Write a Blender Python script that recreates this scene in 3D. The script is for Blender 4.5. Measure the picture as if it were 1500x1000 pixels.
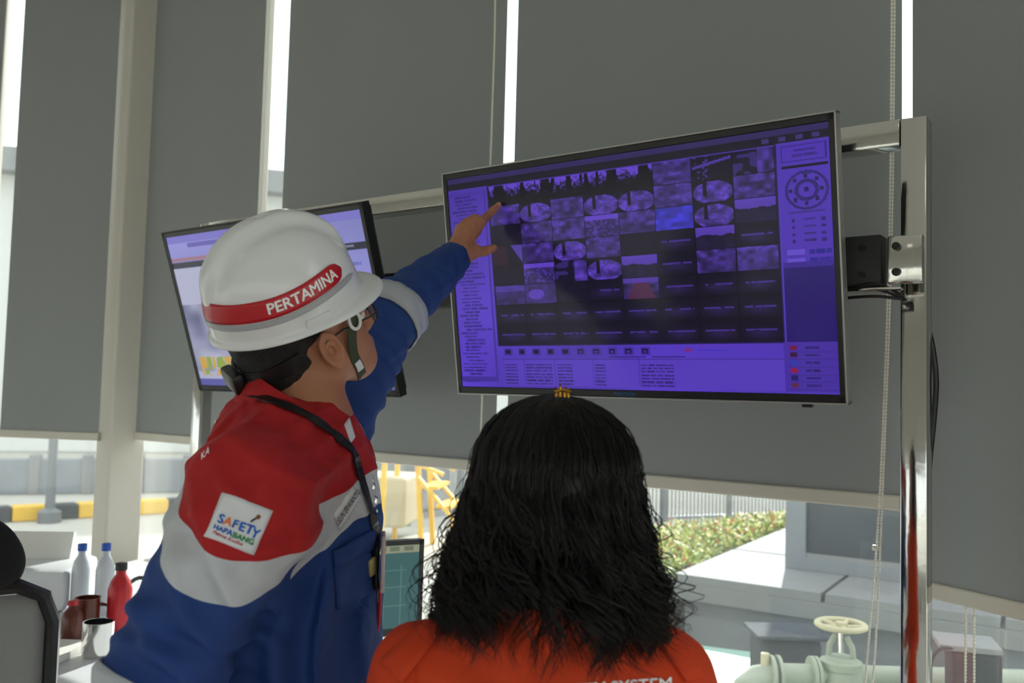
import bpy, bmesh, math, random
import numpy as np
from mathutils import Vector, Matrix
from mathutils.bvhtree import BVHTree

random.seed(7); RNG = np.random.default_rng(7)
for o in list(bpy.data.objects): bpy.data.objects.remove(o)
scn = bpy.context.scene
COL = scn.collection

# ------------------------------------------------------------------ camera
FPX, YAW, PITCH, ROLL = 1304.0, math.radians(36), math.radians(3.28), math.radians(1.5)
CAM = np.array([0.0, 0.0, 1.52])
_f = np.array([-math.sin(YAW)*math.cos(PITCH), math.cos(YAW)*math.cos(PITCH), math.sin(PITCH)])
_r0 = np.array([math.cos(YAW), math.sin(YAW), 0.0]); _u0 = np.cross(_r0, _f)
CR = math.cos(ROLL)*_r0 + math.sin(ROLL)*_u0
CU = -math.sin(ROLL)*_r0 + math.cos(ROLL)*_u0
CF = _f
cd = bpy.data.cameras.new('camera'); cam = bpy.data.objects.new('camera', cd); COL.objects.link(cam)
cd.sensor_width = 36.0; cd.lens = FPX/1500*36.0; cd.clip_start = 0.05; cd.clip_end = 300
cam.matrix_world = Matrix(((CR[0], CU[0], -CF[0], CAM[0]), (CR[1], CU[1], -CF[1], CAM[1]), (CR[2], CU[2], -CF[2], CAM[2]), (0, 0, 0, 1)))
cd.dof.use_dof = True; cd.dof.focus_distance = 1.75; cd.dof.aperture_fstop = 4.5
scn.camera = cam
# ------------------------------------------------------------------ world, sun, exposure
scn.view_settings.view_transform = 'Standard'; scn.view_settings.look = 'None'
scn.view_settings.exposure = 0.0; scn.view_settings.gamma = 1.0; scn.view_settings.use_curve_mapping = False
wd = bpy.data.worlds.new('sky'); scn.world = wd; wd.use_nodes = True
bg = wd.node_tree.nodes['Background']; bg.inputs[0].default_value = (0.93, 0.97, 1.0, 1); bg.inputs[1].default_value = 2.2
SUN_AZ, SUN_EL = math.radians(-17), math.radians(26)   # azimuth from +y towards +x
sl = bpy.data.lights.new('sun', 'SUN'); sl.energy = 8.5; sl.angle = math.radians(0.8); sl.color = (1.0, 0.97, 0.93)
sun = bpy.data.objects.new('sun', sl); COL.objects.link(sun)
_sd = Vector((-math.sin(SUN_AZ)*math.cos(SUN_EL), -math.cos(SUN_AZ)*math.cos(SUN_EL), -math.sin(SUN_EL)))
sun.rotation_euler = _sd.to_track_quat('-Z', 'Y').to_euler()
CEILING_FILL = 0.8

# ------------------------------------------------------------------ helpers
def at(x, y, D):
    return CAM + D*(CR*(x-750)/FPX + CU*(500-y)/FPX + CF)
def ray(x, y):
    d = CR*(x-750)/FPX + CU*(500-y)/FPX + CF
    return d
def atY(x, y, Y):
    d = ray(x, y); return CAM + d*Y/d[1]
def atZ(x, y, Z):
    d = ray(x, y); return CAM + d*(Z-CAM[2])/d[2]
def lin(c):
    c = c/255.0
    return c/12.92 if c <= 0.04045 else ((c+0.055)/1.055)**2.4
def S(r, g, b): return (lin(r), lin(g), lin(b), 1.0)

def mat(name, col, rough=0.6, metal=0.0, var=0.06, nscale=8.0, bump=0.0, bscale=200.0, spec=0.5, coat=0.0, emit=None, estr=1.0, sheen=0.0):
    m = bpy.data.materials.new(name); m.use_nodes = True
    nt = m.node_tree; b = nt.nodes['Principled BSDF']
    b.inputs['Roughness'].default_value = rough; b.inputs['Metallic'].default_value = metal
    b.inputs['Specular IOR Level'].default_value = spec; b.inputs['Coat Weight'].default_value = coat
    b.inputs['Sheen Weight'].default_value = sheen
    tc = nt.nodes.new('ShaderNodeTexCoord')
    n = nt.nodes.new('ShaderNodeTexNoise'); n.inputs['Scale'].default_value = nscale; n.inputs['Detail'].default_value = 4
    nt.links.new(tc.outputs['Object'], n.inputs['Vector'])
    mix = nt.nodes.new('ShaderNodeMix'); mix.data_type = 'RGBA'
    mix.inputs[6].default_value = tuple(max(0, c*(1-var)) for c in col[:3]) + (1,)
    mix.inputs[7].default_value = tuple(min(1, c*(1+var)) for c in col[:3]) + (1,)
    nt.links.new(n.outputs['Fac'], mix.inputs[0]); nt.links.new(mix.outputs[2], b.inputs['Base Color'])
    if bump > 0:
        n2 = nt.nodes.new('ShaderNodeTexNoise'); n2.inputs['Scale'].default_value = bscale; n2.inputs['Detail'].default_value = 3
        nt.links.new(tc.outputs['Object'], n2.inputs['Vector'])
        bp = nt.nodes.new('ShaderNodeBump'); bp.inputs['Strength'].default_value = bump; bp.inputs['Distance'].default_value = 0.01
        nt.links.new(n2.outputs['Fac'], bp.inputs['Height']); nt.links.new(bp.outputs[0], b.inputs['Normal'])
    if emit is not None:
        b.inputs['Emission Color'].default_value = emit; b.inputs['Emission Strength'].default_value = estr
    return m

def tag(o, label=None, cat=None, group=None, kind=None):
    if label: o['label'] = label
    if cat: o['category'] = cat
    if group: o['group'] = group
    if kind: o['kind'] = kind
    return o
def empty(name, loc=(0, 0, 0), rz=0.0, label=None, cat=None, group=None, kind=None):
    o = bpy.data.objects.new(name, None); COL.objects.link(o); o.location = loc; o.rotation_euler = (0, 0, rz)
    o.empty_display_size = 0.1
    return tag(o, label, cat, group, kind)
def link(name, me, m, parent=None, smooth=False):
    o = bpy.data.objects.new(name, me); COL.objects.link(o)
    if m is not None and len(me.materials) == 0: me.materials.append(m)
    if parent is not None: o.parent = parent
    if smooth: me.polygons.foreach_set('use_smooth', [True]*len(me.polygons))
    return o
def wparent(o, parent):
    # parent while keeping world-space vertex coordinates (parent must be placed already)
    o.parent = parent
    bpy.context.view_layer.update()
    o.matrix_parent_inverse = parent.matrix_world.inverted()
    return o

class MB:
    """collects boxes / tubes / lathes / prisms into one bmesh"""
    def __init__(s): s.bm = bmesh.new()
    def box(s, c, size, M=None, bev=0.0, rz=0.0):
        b = bmesh.new(); bmesh.ops.create_cube(b, size=1.0)
        for v in b.verts: v.co = Vector((v.co.x*size[0], v.co.y*size[1], v.co.z*size[2]))
        if bev > 0: bmesh.ops.bevel(b, geom=b.edges[:], offset=min(bev, 0.45*min(size)), segments=2, profile=0.5, affect='EDGES')
        T = Matrix.Translation(Vector(c)) @ (Matrix.Rotation(rz, 4, 'Z') if M is None else M)
        bmesh.ops.transform(b, matrix=T, verts=b.verts[:]); s._merge(b); return s
    def _merge(s, b):
        me = bpy.data.meshes.new('t'); b.to_mesh(me); b.free(); s.bm.from_mesh(me); bpy.data.meshes.remove(me)
    def bar(s, p, q, w, h=None, up=(0, 0, 1), bev=0.0):
        p, q = Vector(p), Vector(q); d = q-p; L = d.length; d.normalize(); up = Vector(up)
        if abs(d.dot(up)) > 0.99: up = Vector((0, 1, 0))
        x = up.cross(d).normalized(); z = d.cross(x)
        M = Matrix((x, d, z)).transposed().to_4x4()
        return s.box((p+q)/2, (w, L, h or w), M=M, bev=bev)
    def tube(s, pts, r, n=8, closed=False, caps=True):
        pts = [Vector(p) for p in pts]; N = len(pts); rs = r if hasattr(r, '__len__') else [r]*N
        rings = []; prevx = None
        for i, p in enumerate(pts):
            if closed: t = pts[(i+1) % N]-pts[i-1]
            else: t = pts[min(i+1, N-1)]-pts[max(i-1, 0)]
            t.normalize()
            if prevx is None:
                a = Vector((0, 0, 1)) if abs(t.z) < 0.9 else Vector((1, 0, 0)); x = a.cross(t).normalized()
            else:
                x = prevx-t*prevx.dot(t)
                x = x.normalized() if x.length > 1e-6 else Vector((1, 0, 0))
            prevx = x; y = t.cross(x)
            rings.append([s.bm.verts.new(p+(x*math.cos(2*math.pi*k/n)+y*math.sin(2*math.pi*k/n))*rs[i]) for k in range(n)])
        M = N if closed else N-1
        for i in range(M):
            a, b = rings[i], rings[(i+1) % N]
            for k in range(n): s.bm.faces.new((a[k], a[(k+1) % n], b[(k+1) % n], b[k]))
        if caps and not closed: s.bm.faces.new(rings[0][::-1]); s.bm.faces.new(rings[-1])
        return s
    def ring(s, c, R, r, axis=(0, 0, 1), n=32, m=8, sx=1.0, sy=1.0, xax=None):
        axis = Vector(axis).normalized()
        if xax is None:
            a = Vector((1, 0, 0)) if abs(axis.x) < 0.9 else Vector((0, 1, 0)); x = (a-axis*a.dot(axis)).normalized()
        else: x = Vector(xax).normalized()
        y = axis.cross(x); c = Vector(c)
        return s.tube([c+x*R*sx*math.cos(2*math.pi*k/n)+y*R*sy*math.sin(2*math.pi*k/n) for k in range(n)], r, m, closed=True)
    def lathe(s, c, prof, n=24, M=None):
        c = Vector(c); rings = []
        for (rr, z) in prof:
            ring = []
            for k in range(n):
                v = Vector((rr*math.cos(2*math.pi*k/n), rr*math.sin(2*math.pi*k/n), z))
                if M is not None: v = M @ v
                ring.append(s.bm.verts.new(c+v))
            rings.append(ring)
        for a, b in zip(rings, rings[1:]):
            for k in range(n): s.bm.faces.new((a[k], a[(k+1) % n], b[(k+1) % n], b[k]))
        s.bm.faces.new(rings[0][::-1]); s.bm.faces.new(rings[-1]); return s
    def prism(s, poly, z0, z1):
        a = [s.bm.verts.new((x, y, z0)) for x, y in poly]; b = [s.bm.verts.new((x, y, z1)) for x, y in poly]
        n = len(poly)
        for k in range(n): s.bm.faces.new((a[k], a[(k+1) % n], b[(k+1) % n], b[k]))
        s.bm.faces.new(a[::-1]); s.bm.faces.new(b); return s
    def quad(s, pts):
        s.bm.faces.new([s.bm.verts.new(Vector(p)) for p in pts]); return s
    def build(s, name, m, parent=None, smooth=False):
        bmesh.ops.recalc_face_normals(s.bm, faces=s.bm.faces[:])
        me = bpy.data.meshes.new(name); s.bm.to_mesh(me); s.bm.free()
        o = link(name, me, m, parent, smooth)
        if smooth:
            try: me.set_sharp_from_angle(angle=math.radians(40))
            except Exception: pass
        return o

def raw_mesh(name, V, F):
    me = bpy.data.meshes.new(name)
    V = np.asarray(V, dtype=np.float32); F = np.asarray(F, dtype=np.int32); k = F.shape[1]
    me.vertices.add(len(V)); me.vertices.foreach_set('co', V.ravel())
    me.loops.add(F.size); me.loops.foreach_set('vertex_index', F.ravel())
    me.polygons.add(len(F)); me.polygons.foreach_set('loop_start', np.arange(0, F.size, k, dtype=np.int32))
    me.update(calc_edges=True); me.validate(); return me

# ---- implicit surfaces (rounded cones and ellipsoids, smooth-joined) meshed with surface nets
def rc(a, b, ra, rb, k=0.03, w=None, s=1.0): return ('rc', np.asarray(a, float), np.asarray(b, float), ra, rb, k, None if w is None else np.asarray(w, float), s)
def el(c, M, r, k=0.02): return ('el', np.asarray(c, float), np.asarray(M, float), np.asarray(r, float), k)
def prim(p, X):
    if p[0] == 'rc':
        _, a, b, ra, rb, k, w, s = p
        if w is not None: X = X+np.outer((X-a)@w, w)*(1/s-1); b = b+w*((b-a)@w)*(1/s-1)
        ab = b-a; t = np.clip(((X-a)@ab)/(ab@ab), 0, 1)
        return (np.linalg.norm(X-a-t[:, None]*ab, axis=1)-(ra+t*(rb-ra)))*(s if w is not None else 1), k
    _, c, M, r, k = p
    q = (X-c)@M; k0 = np.linalg.norm(q/r, axis=1)+1e-9; k1 = np.linalg.norm(q/(r*r), axis=1)+1e-9
    return k0*(k0-1)/k1, k
def smin(a, b, k):
    h = np.clip(0.5+0.5*(b-a)/k, 0, 1); return b+(a-b)*h-k*h*(1-h)
def sdf(prims):
    def f(X):
        d = None
        for p in prims:
            dd, k = prim(p, X); d = dd if d is None else smin(d, dd, k)
        return d
    return f
def surfnets(f, lo, hi, h, B=8):
    lo = np.asarray(lo, float); n = np.ceil((np.asarray(hi, float)-lo)/h/B).astype(int)*B
    nb = n//B; V = np.empty(n, np.float32)
    g = np.stack(np.meshgrid(*[np.arange(k) for k in nb], indexing='ij'), -1).reshape(-1, 3)
    cen = lo+(g*B+B/2)*h; dc = f(cen); act = np.abs(dc) < h*B*1.6
    for (i, j, k), d in zip(g[~act], dc[~act]): V[i*B:i*B+B, j*B:j*B+B, k*B:k*B+B] = d
    loc = np.stack(np.meshgrid(*[np.arange(B)]*3, indexing='ij'), -1).reshape(-1, 3)
    ga = g[act]
    for s0 in range(0, len(ga), 400):
        gg = ga[s0:s0+400]; X = lo+((gg*B)[:, None, :]+loc[None])*h
        d = f(X.reshape(-1, 3)).reshape(len(gg), B, B, B)
        for q, (i, j, k) in enumerate(gg): V[i*B:i*B+B, j*B:j*B+B, k*B:k*B+B] = d[q]
    s = V < 0
    cnt = np.zeros(n-1, np.uint8)
    for a in (0, 1):
        for b in (0, 1):
            for c in (0, 1): cnt += s[a:n[0]-1+a, b:n[1]-1+b, c:n[2]-1+c]
    I, J, K = np.nonzero((cnt > 0) & (cnt < 8)); idx = -np.ones(n-1, np.int32); idx[I, J, K] = np.arange(len(I))
    acc = np.zeros((len(I), 3)); num = np.zeros(len(I))
    cs = [(a, b, c) for a in (0, 1) for b in (0, 1) for c in (0, 1)]
    for a in cs:
        for ax in range(3):
            if a[ax]: continue
            b = list(a); b[ax] = 1
            va = V[I+a[0], J+a[1], K+a[2]]; vb = V[I+b[0], J+b[1], K+b[2]]; m = (va < 0) != (vb < 0)
            t = np.where(m, va/np.where(m, va-vb, 1), 0); P = np.array(a, float)[None]+np.zeros((len(I), 3)); P[:, ax] += t
            acc += P*m[:, None]; num += m
    VV = lo+(np.stack([I, J, K], 1)+acc/num[:, None])*h
    Q = []
    for ax in range(3):
        o1, o2 = [(1, 2), (2, 0), (0, 1)][ax]
        sl0 = [slice(1, n[q]-1) for q in range(3)]; sl0[ax] = slice(0, n[ax]-1); sl1 = list(sl0); sl1[ax] = slice(1, n[ax])
        A = s[tuple(sl0)]; Bb = s[tuple(sl1)]; E = np.stack(np.nonzero(A != Bb), 1)
        off = np.array([1, 1, 1]); off[ax] = 0; E = E+off; inside = s[E[:, 0], E[:, 1], E[:, 2]]
        def cell(d1, d2):
            C = E.copy(); C[:, o1] -= d1; C[:, o2] -= d2; return idx[C[:, 0], C[:, 1], C[:, 2]]
        q = np.stack([cell(1, 1), cell(0, 1), cell(0, 0), cell(1, 0)], 1); q[~inside] = q[~inside][:, ::-1]; Q.append(q)
    return VV, np.concatenate(Q)
_wv = RNG.normal(size=(10, 3)); _wv /= np.linalg.norm(_wv, axis=1)[:, None]; _wp = RNG.uniform(0, 6.28, 10)
def waves(X, lam):
    o = 0
    W = X+0.35*lam*np.stack([np.sin(X[:, 1]*5/lam+1), np.sin(X[:, 2]*5/lam+2), np.sin(X[:, 0]*5/lam)], 1)
    for i in range(10): o = o+np.sin((W@_wv[i])*2*math.pi/(lam*(0.7+0.08*i))+_wp[i])
    return o/10**0.5/1.5

def text_geo(body, size=1.0, bold=0.0, cuts=1, align='CENTER', shear=0.0):
    cu = bpy.data.curves.new('txt', 'FONT'); cu.body = body; cu.size = size; cu.align_x = align; cu.align_y = 'CENTER'
    cu.shear = shear; cu.resolution_u = 3
    ob = bpy.data.objects.new('txt', cu); COL.objects.link(ob)
    dg = bpy.context.evaluated_depsgraph_get(); me = ob.evaluated_get(dg).to_mesh()
    bm = bmesh.new(); bm.from_mesh(me); bmesh.ops.triangulate(bm, faces=bm.faces[:])
    for _ in range(cuts):
        bmesh.ops.subdivide_edges(bm, edges=[e for e in bm.edges if e.calc_length() > 0.12*size], cuts=1)
        bmesh.ops.triangulate(bm, faces=bm.faces[:])
    V = np.array([v.co[:] for v in bm.verts]); F = [[v.index for v in f.verts] for f in bm.faces]
    bm.free(); ob.evaluated_get(dg).to_mesh_clear(); bpy.data.objects.remove(ob); bpy.data.curves.remove(cu); F = np.array(F)
    if bold > 0:      # heavier strokes: the outline repeated a hair to each side
        n = len(V); S_ = [(-bold, 0), (bold, 0), (0, bold*0.7), (0, -bold*0.7)]
        V = np.concatenate([V+np.array([dx, dy, 0]) for dx, dy in S_]); F = np.concatenate([F+k*n for k in range(4)])
    return V, F
def text_obj(name, body, fn, m, parent, size=1.0, bold=0.0, cuts=1, shear=0.0):
    V, F = text_geo(body, size, bold, cuts, shear=shear)
    P = [fn(v[0], v[1]) for v in V]; F = np.array([f for f in F if all(P[k] is not None for k in f)])
    return link(name, raw_mesh(name, [p if p is not None else P[F[0][0]] for p in P], F), m, parent)

def bvh_of(V, F): return BVHTree.FromPolygons([tuple(v) for v in V], [tuple(map(int, f)) for f in F])
def hitpx(bvh, x, y, off=0.0015):
    d = Vector(ray(x, y)).normalized(); h = bvh.ray_cast(Vector(CAM), d)
    if h[0] is None: return None
    n = h[1]
    if n.dot(d) > 0: n = -n
    return h[0]+n*off
def bil(q, u, v):   # q = TL, TR, BR, BL in pixels, u right, v down
    q = np.asarray(q, float); return (q[0]*(1-u)+q[1]*u)*(1-v)+(q[3]*(1-u)+q[2]*u)*v
def decal(name, bvh, q, m, parent, nu=10, nv=8, off=0.002):
    top = []; bot = []
    for j in range(nv+1):
        for i in range(nu+1):
            p = bil(q, i/nu, j/nv); h = hitpx(bvh, p[0], p[1], off)
            if h is None: h = top[-1] if top else Vector((0, 0, 0))
            top.append(h)
    F = [(j*(nu+1)+i, (j+1)*(nu+1)+i, (j+1)*(nu+1)+i+1, j*(nu+1)+i+1) for j in range(nv) for i in range(nu)]
    me = bpy.data.meshes.new(name); me.from_pydata(top, [], F); o = link(name, me, m, parent, True)
    s = o.modifiers.new('thick', 'SOLIDIFY'); s.thickness = off*0.9; s.offset = -1
    return o
def decal_text(name, bvh, q, body, size, cx, cy, m, parent, asp, bold=0.0, off=0.0026, shear=0.0):
    # text placed in the quad's own (u, v) frame; asp = width / height of the quad
    def fn(x, y):
        p = bil(q, cx+x/asp, cy-y); h = hitpx(bvh, p[0], p[1], off)
        return h
    return text_obj(name, body, fn, m, parent, size, bold, 1, shear)
def ribbon(name, pts, nrm, w, th, m, parent, smooth=True):
    """flat strip along pts lying across the given normals"""
    V = []; F = []
    for i, p in enumerate(pts):
        t = (Vector(pts[min(i+1, len(pts)-1)])-Vector(pts[max(i-1, 0)])).normalized(); n = Vector(nrm[i]).normalized(); s = t.cross(n).normalized()
        p = Vector(p)
        V += [p-s*w/2, p+s*w/2, p+s*w/2+n*th, p-s*w/2+n*th]
    for i in range(len(pts)-1):
        a = 4*i; b = a+4
        for k in range(4): F.append((a+k, a+(k+1) % 4, b+(k+1) % 4, b+k))
    F += [(0, 1, 2, 3), (4*len(pts)-1, 4*len(pts)-2, 4*len(pts)-3, 4*len(pts)-4)]
    me = bpy.data.meshes.new(name); me.from_pydata(V, [], F); me.update()
    bm = bmesh.new(); bm.from_mesh(me); bmesh.ops.recalc_face_normals(bm, faces=bm.faces[:]); bm.to_mesh(me); bm.free()
    return link(name, me, m, parent)
def spline(P, n):
    P = [np.asarray(p, float) for p in P]; out = []
    Q = [2*P[0]-P[1]]+P+[2*P[-1]-P[-2]]; L = len(P)-1
    for i in range(n+1):
        t = i/n*L; k = min(int(t), L-1); u = t-k; a, b, c, d = Q[k:k+4]
        out.append(0.5*(2*b+(c-a)*u+(2*a-5*b+4*c-d)*u*u+(3*b-a-3*c+d)*u**3))
    return out
# ------------------------------------------------------------------ materials
M_ = {}
M_['blind'] = mat('blind_fabric', S(149, 152, 151), 0.85, var=0.05, nscale=1.5, bump=0.08, bscale=900)
M_['bar'] = mat('blind_bar_paint', S(205, 200, 186), 0.45, var=0.03)
M_['frame'] = mat('window_paint', S(206, 200, 188), 0.5, var=0.04)
M_['steel'] = mat('polished_steel', (0.66, 0.64, 0.60, 1), 0.10, 1.0, var=0.08, nscale=3, bump=0.05, bscale=14)
M_['black'] = mat('black_plastic', S(22, 22, 24), 0.35, var=0.1)
M_['blackm'] = mat('black_metal', S(26, 26, 28), 0.5, var=0.1)
M_['silver'] = mat('silver_trim', S(170, 168, 165), 0.3, 0.6)
M_['white'] = mat('white_laminate', S(228, 230, 232), 0.35, var=0.02)
M_['wall'] = mat('wall_paint', S(205, 204, 198), 0.8, var=0.03)
M_['ceil'] = mat('ceiling_paint', S(215, 214, 210), 0.85, var=0.02)
M_['floor'] = mat('floor_vinyl', S(192, 190, 184), 0.4, var=0.06, nscale=3)
M_['chain'] = mat('bead_plastic', S(232, 228, 214), 0.4, var=0.02)
def glass_mat():
    m = bpy.data.materials.new('window_glass'); m.use_nodes = True; nt = m.node_tree
    nt.nodes.remove(nt.nodes['Principled BSDF']); out = nt.nodes['Material Output']
    tr = nt.nodes.new('ShaderNodeBsdfTransparent'); tr.inputs[0].default_value = (0.93, 0.96, 0.95, 1)
    gl = nt.nodes.new('ShaderNodeBsdfGlossy'); gl.inputs['Roughness'].default_value = 0.0
    df = nt.nodes.new('ShaderNodeBsdfDiffuse'); df.inputs[0].default_value = (0.8, 0.82, 0.82, 1)
    fr = nt.nodes.new('ShaderNodeFresnel'); fr.inputs[0].default_value = 1.45
    gm = nt.nodes.new('ShaderNodeNewGeometry'); io = nt.nodes.new('ShaderNodeMapRange'); io.inputs[3].default_value = 1.45; io.inputs[4].default_value = 1/1.45
    nt.links.new(gm.outputs['Backfacing'], io.inputs[0]); nt.links.new(io.outputs[0], fr.inputs[0])
    mx = nt.nodes.new('ShaderNodeMixShader'); nt.links.new(fr.outputs[0], mx.inputs[0]); nt.links.new(tr.outputs[0], mx.inputs[1]); nt.links.new(gl.outputs[0], mx.inputs[2])
    # pale uneven film mixed in, imitating the veil of light on the pane
    tc = nt.nodes.new('ShaderNodeTexCoord'); nz = nt.nodes.new('ShaderNodeTexNoise'); nz.inputs['Scale'].default_value = 3; nz.inputs['Detail'].default_value = 6
    nt.links.new(tc.outputs['Object'], nz.inputs['Vector'])
    mr = nt.nodes.new('ShaderNodeMapRange'); mr.inputs[1].default_value = 0.3; mr.inputs[2].default_value = 0.8; mr.inputs[3].default_value = 0.03; mr.inputs[4].default_value = 0.10
    nt.links.new(nz.outputs['Fac'], mr.inputs[0])
    m2 = nt.nodes.new('ShaderNodeMixShader'); nt.links.new(mr.outputs[0], m2.inputs[0]); nt.links.new(mx.outputs[0], m2.inputs[1]); nt.links.new(df.outputs[0], m2.inputs[2])
    nt.links.new(m2.outputs[0], out.inputs[0]); return m
M_['glass'] = glass_mat()

# ------------------------------------------------------------------ room shell
TURN = math.radians(26); ct, st_ = math.cos(TURN), math.sin(TURN)
CL = np.array([-3.80, 2.35]); CRn = np.array([-0.08, 2.35])
D0 = np.array([-ct, -st_]); N0 = np.array([st_, -ct])       # facet left of the corner post, inward normal
D2 = np.array([ct, -st_]); N2 = np.array([-st_, -ct])       # facet right of the steel stand
PA = CL+D0*2.6; PB = CRn+D2*3.0
ROOM = [tuple(CL), tuple(CRn), tuple(PB), (3.3, -0.6), (2.4, -3.0), (-0.2, -4.2), (-3.6, -4.0), (-6.2, -2.2), (-6.7, 0.0), tuple(PA)]
ZC = 3.62; ZS = 0.42; ZT = 3.5
big = [(CL[0]*1.03-0.1, 2.6), (CRn[0]+0.1, 2.6), (PB[0]+0.3, PB[1]+0.2), (3.6, -0.6), (2.6, -3.3), (-0.2, -4.5), (-3.8, -4.3), (-6.5, -2.4), (-7.0, 0.0), (PA[0]-0.2, PA[1]+0.25)]
tag(MB().prism(big, -0.12, 0.0).build('floor', M_['floor']), kind='structure')
tag(MB().prism(big, ZC, ZC+0.15).build('ceiling', M_['ceil']), kind='structure')
def wall_seg(name, p, q, z0, z1, th=0.12, m='wall'):
    p = np.array(p); q = np.array(q); d = (q-p)/np.linalg.norm(q-p); n = np.array([-d[1], d[0]])
    c = (p+q)/2+n*th/2
    if (c-np.array([-1.5, -0.8]))@n < 0: n = -n; c = (p+q)/2+n*th/2
    o = MB().box((c[0], c[1], (z0+z1)/2), (np.linalg.norm(q-p)+th*0.6, th, z1-z0), rz=math.atan2(d[1], d[0])).build(name, M_[m])
    return tag(o, kind='structure')
wall_seg('wall_front', CL, CRn, 0.0, ZS); wall_seg('wall_front_top', CL, CRn, ZT, ZC)
wall_seg('wall_left', CL, PA, 0.0, ZS); wall_seg('wall_left_top', CL, PA, ZT, ZC)
wall_seg('wall_right', CRn, PB, 0.0, ZS); wall_seg('wall_right_top', CRn, PB, ZT, ZC)
names = ['wall_east', 'wall_southeast', 'wall_south', 'wall_back', 'wall_southwest', 'wall_west', 'wall_northwest']
R = ROOM[2:]
for i, nm in enumerate(names):
    wall_seg(nm, R[i], R[i+1], 0.0, ZS); wall_seg(nm+'_top', R[i], R[i+1], 1.75, ZC)
def window(name, p, d, spans, n, ZT=ZT):
    """glazed facet: p corner, d direction, n inward normal, spans = mullion positions along d"""
    e = empty(name, (p[0], p[1], ZS), kind='structure')
    rz = math.atan2(d[1], d[0])
    def P(t, z, off=0.0): v = p+d*t+n*off; return (v[0]-p[0], v[1]-p[1], z-ZS)
    L = spans[-1]
    MB().box(P(L/2, ZS+0.03), (L, 0.10, 0.06), rz=rz, bev=0.004).build('window_sill', M_['frame'], e)
    MB().box(P(L/2, ZT-0.03), (L, 0.08, 0.06), rz=rz, bev=0.004).build('window_head', M_['frame'], e)
    for a, b in zip(spans, spans[1:]):
        MB().box(P((a+b)/2, (ZS+ZT)/2, -0.01), (b-a-0.03, 0.008, ZT-ZS-0.1), rz=rz).build('pane', M_['glass'], e)
    for t in spans[1:-1]:
        MB().box(P(t, (ZS+ZT)/2), (0.052, 0.03, ZT-ZS-0.1), rz=rz, bev=0.004).build('mullion', M_['frame'], e)
    return e
window('window_1', CL, np.array([1.0, 0.0]), [0, 0.776, 1.98, 3.72], np.array([0, -1.0]))
window('window_2', CRn, D2, [0, 1.5, 3.0], N2)
window('window_3', CL, D0, [0, 0.86, 1.75, 2.6], N0)
for i in range(7):  # unseen rear glazing, opened and sized to let daylight in from behind
    a_, b_ = np.array(R[i]), np.array(R[i+1]); L_ = np.linalg.norm(b_-a_); dd = (b_-a_)/L_; nn_ = np.array([-dd[1], dd[0]])
    if (np.array([-1.5, -0.8])-a_)@nn_ < 0: nn_ = -nn_
    k_ = max(1, round(L_/1.3)); window('window_%d' % (4+i), a_, dd, [L_*j/k_ for j in range(k_+1)], nn_, 1.75)
tag(MB().box((-3.80, 2.24, ZC/2), (0.20, 0.15, ZC), rz=math.radians(-13), bev=0.012).build('trim_1', M_['frame']), kind='structure')
tag(MB().box((CRn[0]+0.05, CRn[1]-0.02, ZC/2), (0.12, 0.10, ZC), rz=-TURN/2, bev=0.01).build('trim_2', M_['frame']), kind='structure')

# unseen ceiling panels, added as fill light for the room
M_['lamp'] = mat('fill_light_diffuser', (0.9, 0.9, 0.9, 1), 0.5, emit=(1.0, 0.96, 0.90, 1), estr=CEILING_FILL)
for i, (x, y, lb) in enumerate([(-2.6, -0.6, 'square fill light panel added on the ceiling over the middle of the room'), (0.6, -0.8, 'square fill light panel added on the ceiling behind the camera to the right'),
                                (-3.6, -2.4, 'square fill light panel added on the ceiling near the back left wall'), (-0.8, -2.6, 'square fill light panel added on the ceiling near the back wall')]):
    e = empty('ceiling_fill_light', (x, y, ZC-0.03), label=lb, cat='ceiling light', group='added fill panels on the ceiling')
    MB().box((0, 0, 0.0), (0.62, 0.62, 0.05), bev=0.004).build('fill_light_frame', M_['frame'], e)
    MB().box((0, 0, -0.028), (0.56, 0.56, 0.01)).build('diffuser', M_['lamp'], e)

# ------------------------------------------------------------------ roller blinds
def roller_blind(label, p, d, n, w, zb, chain=None):
    """p = left end of the fabric (plan), d = along, n = inward normal, zb = bottom of fabric"""
    rz = math.atan2(d[1], d[0]); e = empty('roller_blind', (p[0], p[1], zb), label=label, cat='roller blind', group='grey roller blinds on the windows')
    def P(t, z, off=0.0): v = d*t+n*off; return (v[0], v[1], z)
    c = P(w/2, (ZT-zb)/2)
    MB().box(c, (w, 0.0016, ZT-zb), rz=rz).build('blind_fabric', M_['blind'], e)
    MB().bar(P(0, ZT-zb, 0.03), P(w, ZT-zb, 0.03), 0.06, 0.06, bev=0.02).build('roller_tube', M_['bar'], e)
    b = MB().box(P(w/2, -0.017), (w, 0.014, 0.036), rz=rz, bev=0.004).build('bottom_bar', M_['bar'], e)
    MB().box(P(-0.001, -0.017), (0.004, 0.017, 0.038), rz=rz).build('end_cap', M_['bar'], b)
    MB().box(P(w+0.001, -0.017), (0.004, 0.017, 0.038), rz=rz).build('end_cap', M_['bar'], b)
    return e
FN = np.array([0.0, -1.0]); FX = np.array([1.0, 0.0])
blindA = roller_blind('narrow grey roller blind beside the beige corner post, behind the left screen', np.array([-3.70, 2.25]), FX, FN, 0.79, 1.301)
blindB = roller_blind('grey roller blind above the gap between the two wall screens', np.array([-2.76, 2.25]), FX, FN, 1.0724, 1.301)
blindC = roller_blind('wide grey roller blind directly behind the purple camera-grid screen', np.array([-1.644, 2.25]), FX, FN, 1.153, 1.301)
f0 = np.array([-3.75, 2.22]); d0 = np.array([-.899, -.438]); n0 = np.array([.438, -.899])
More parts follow.
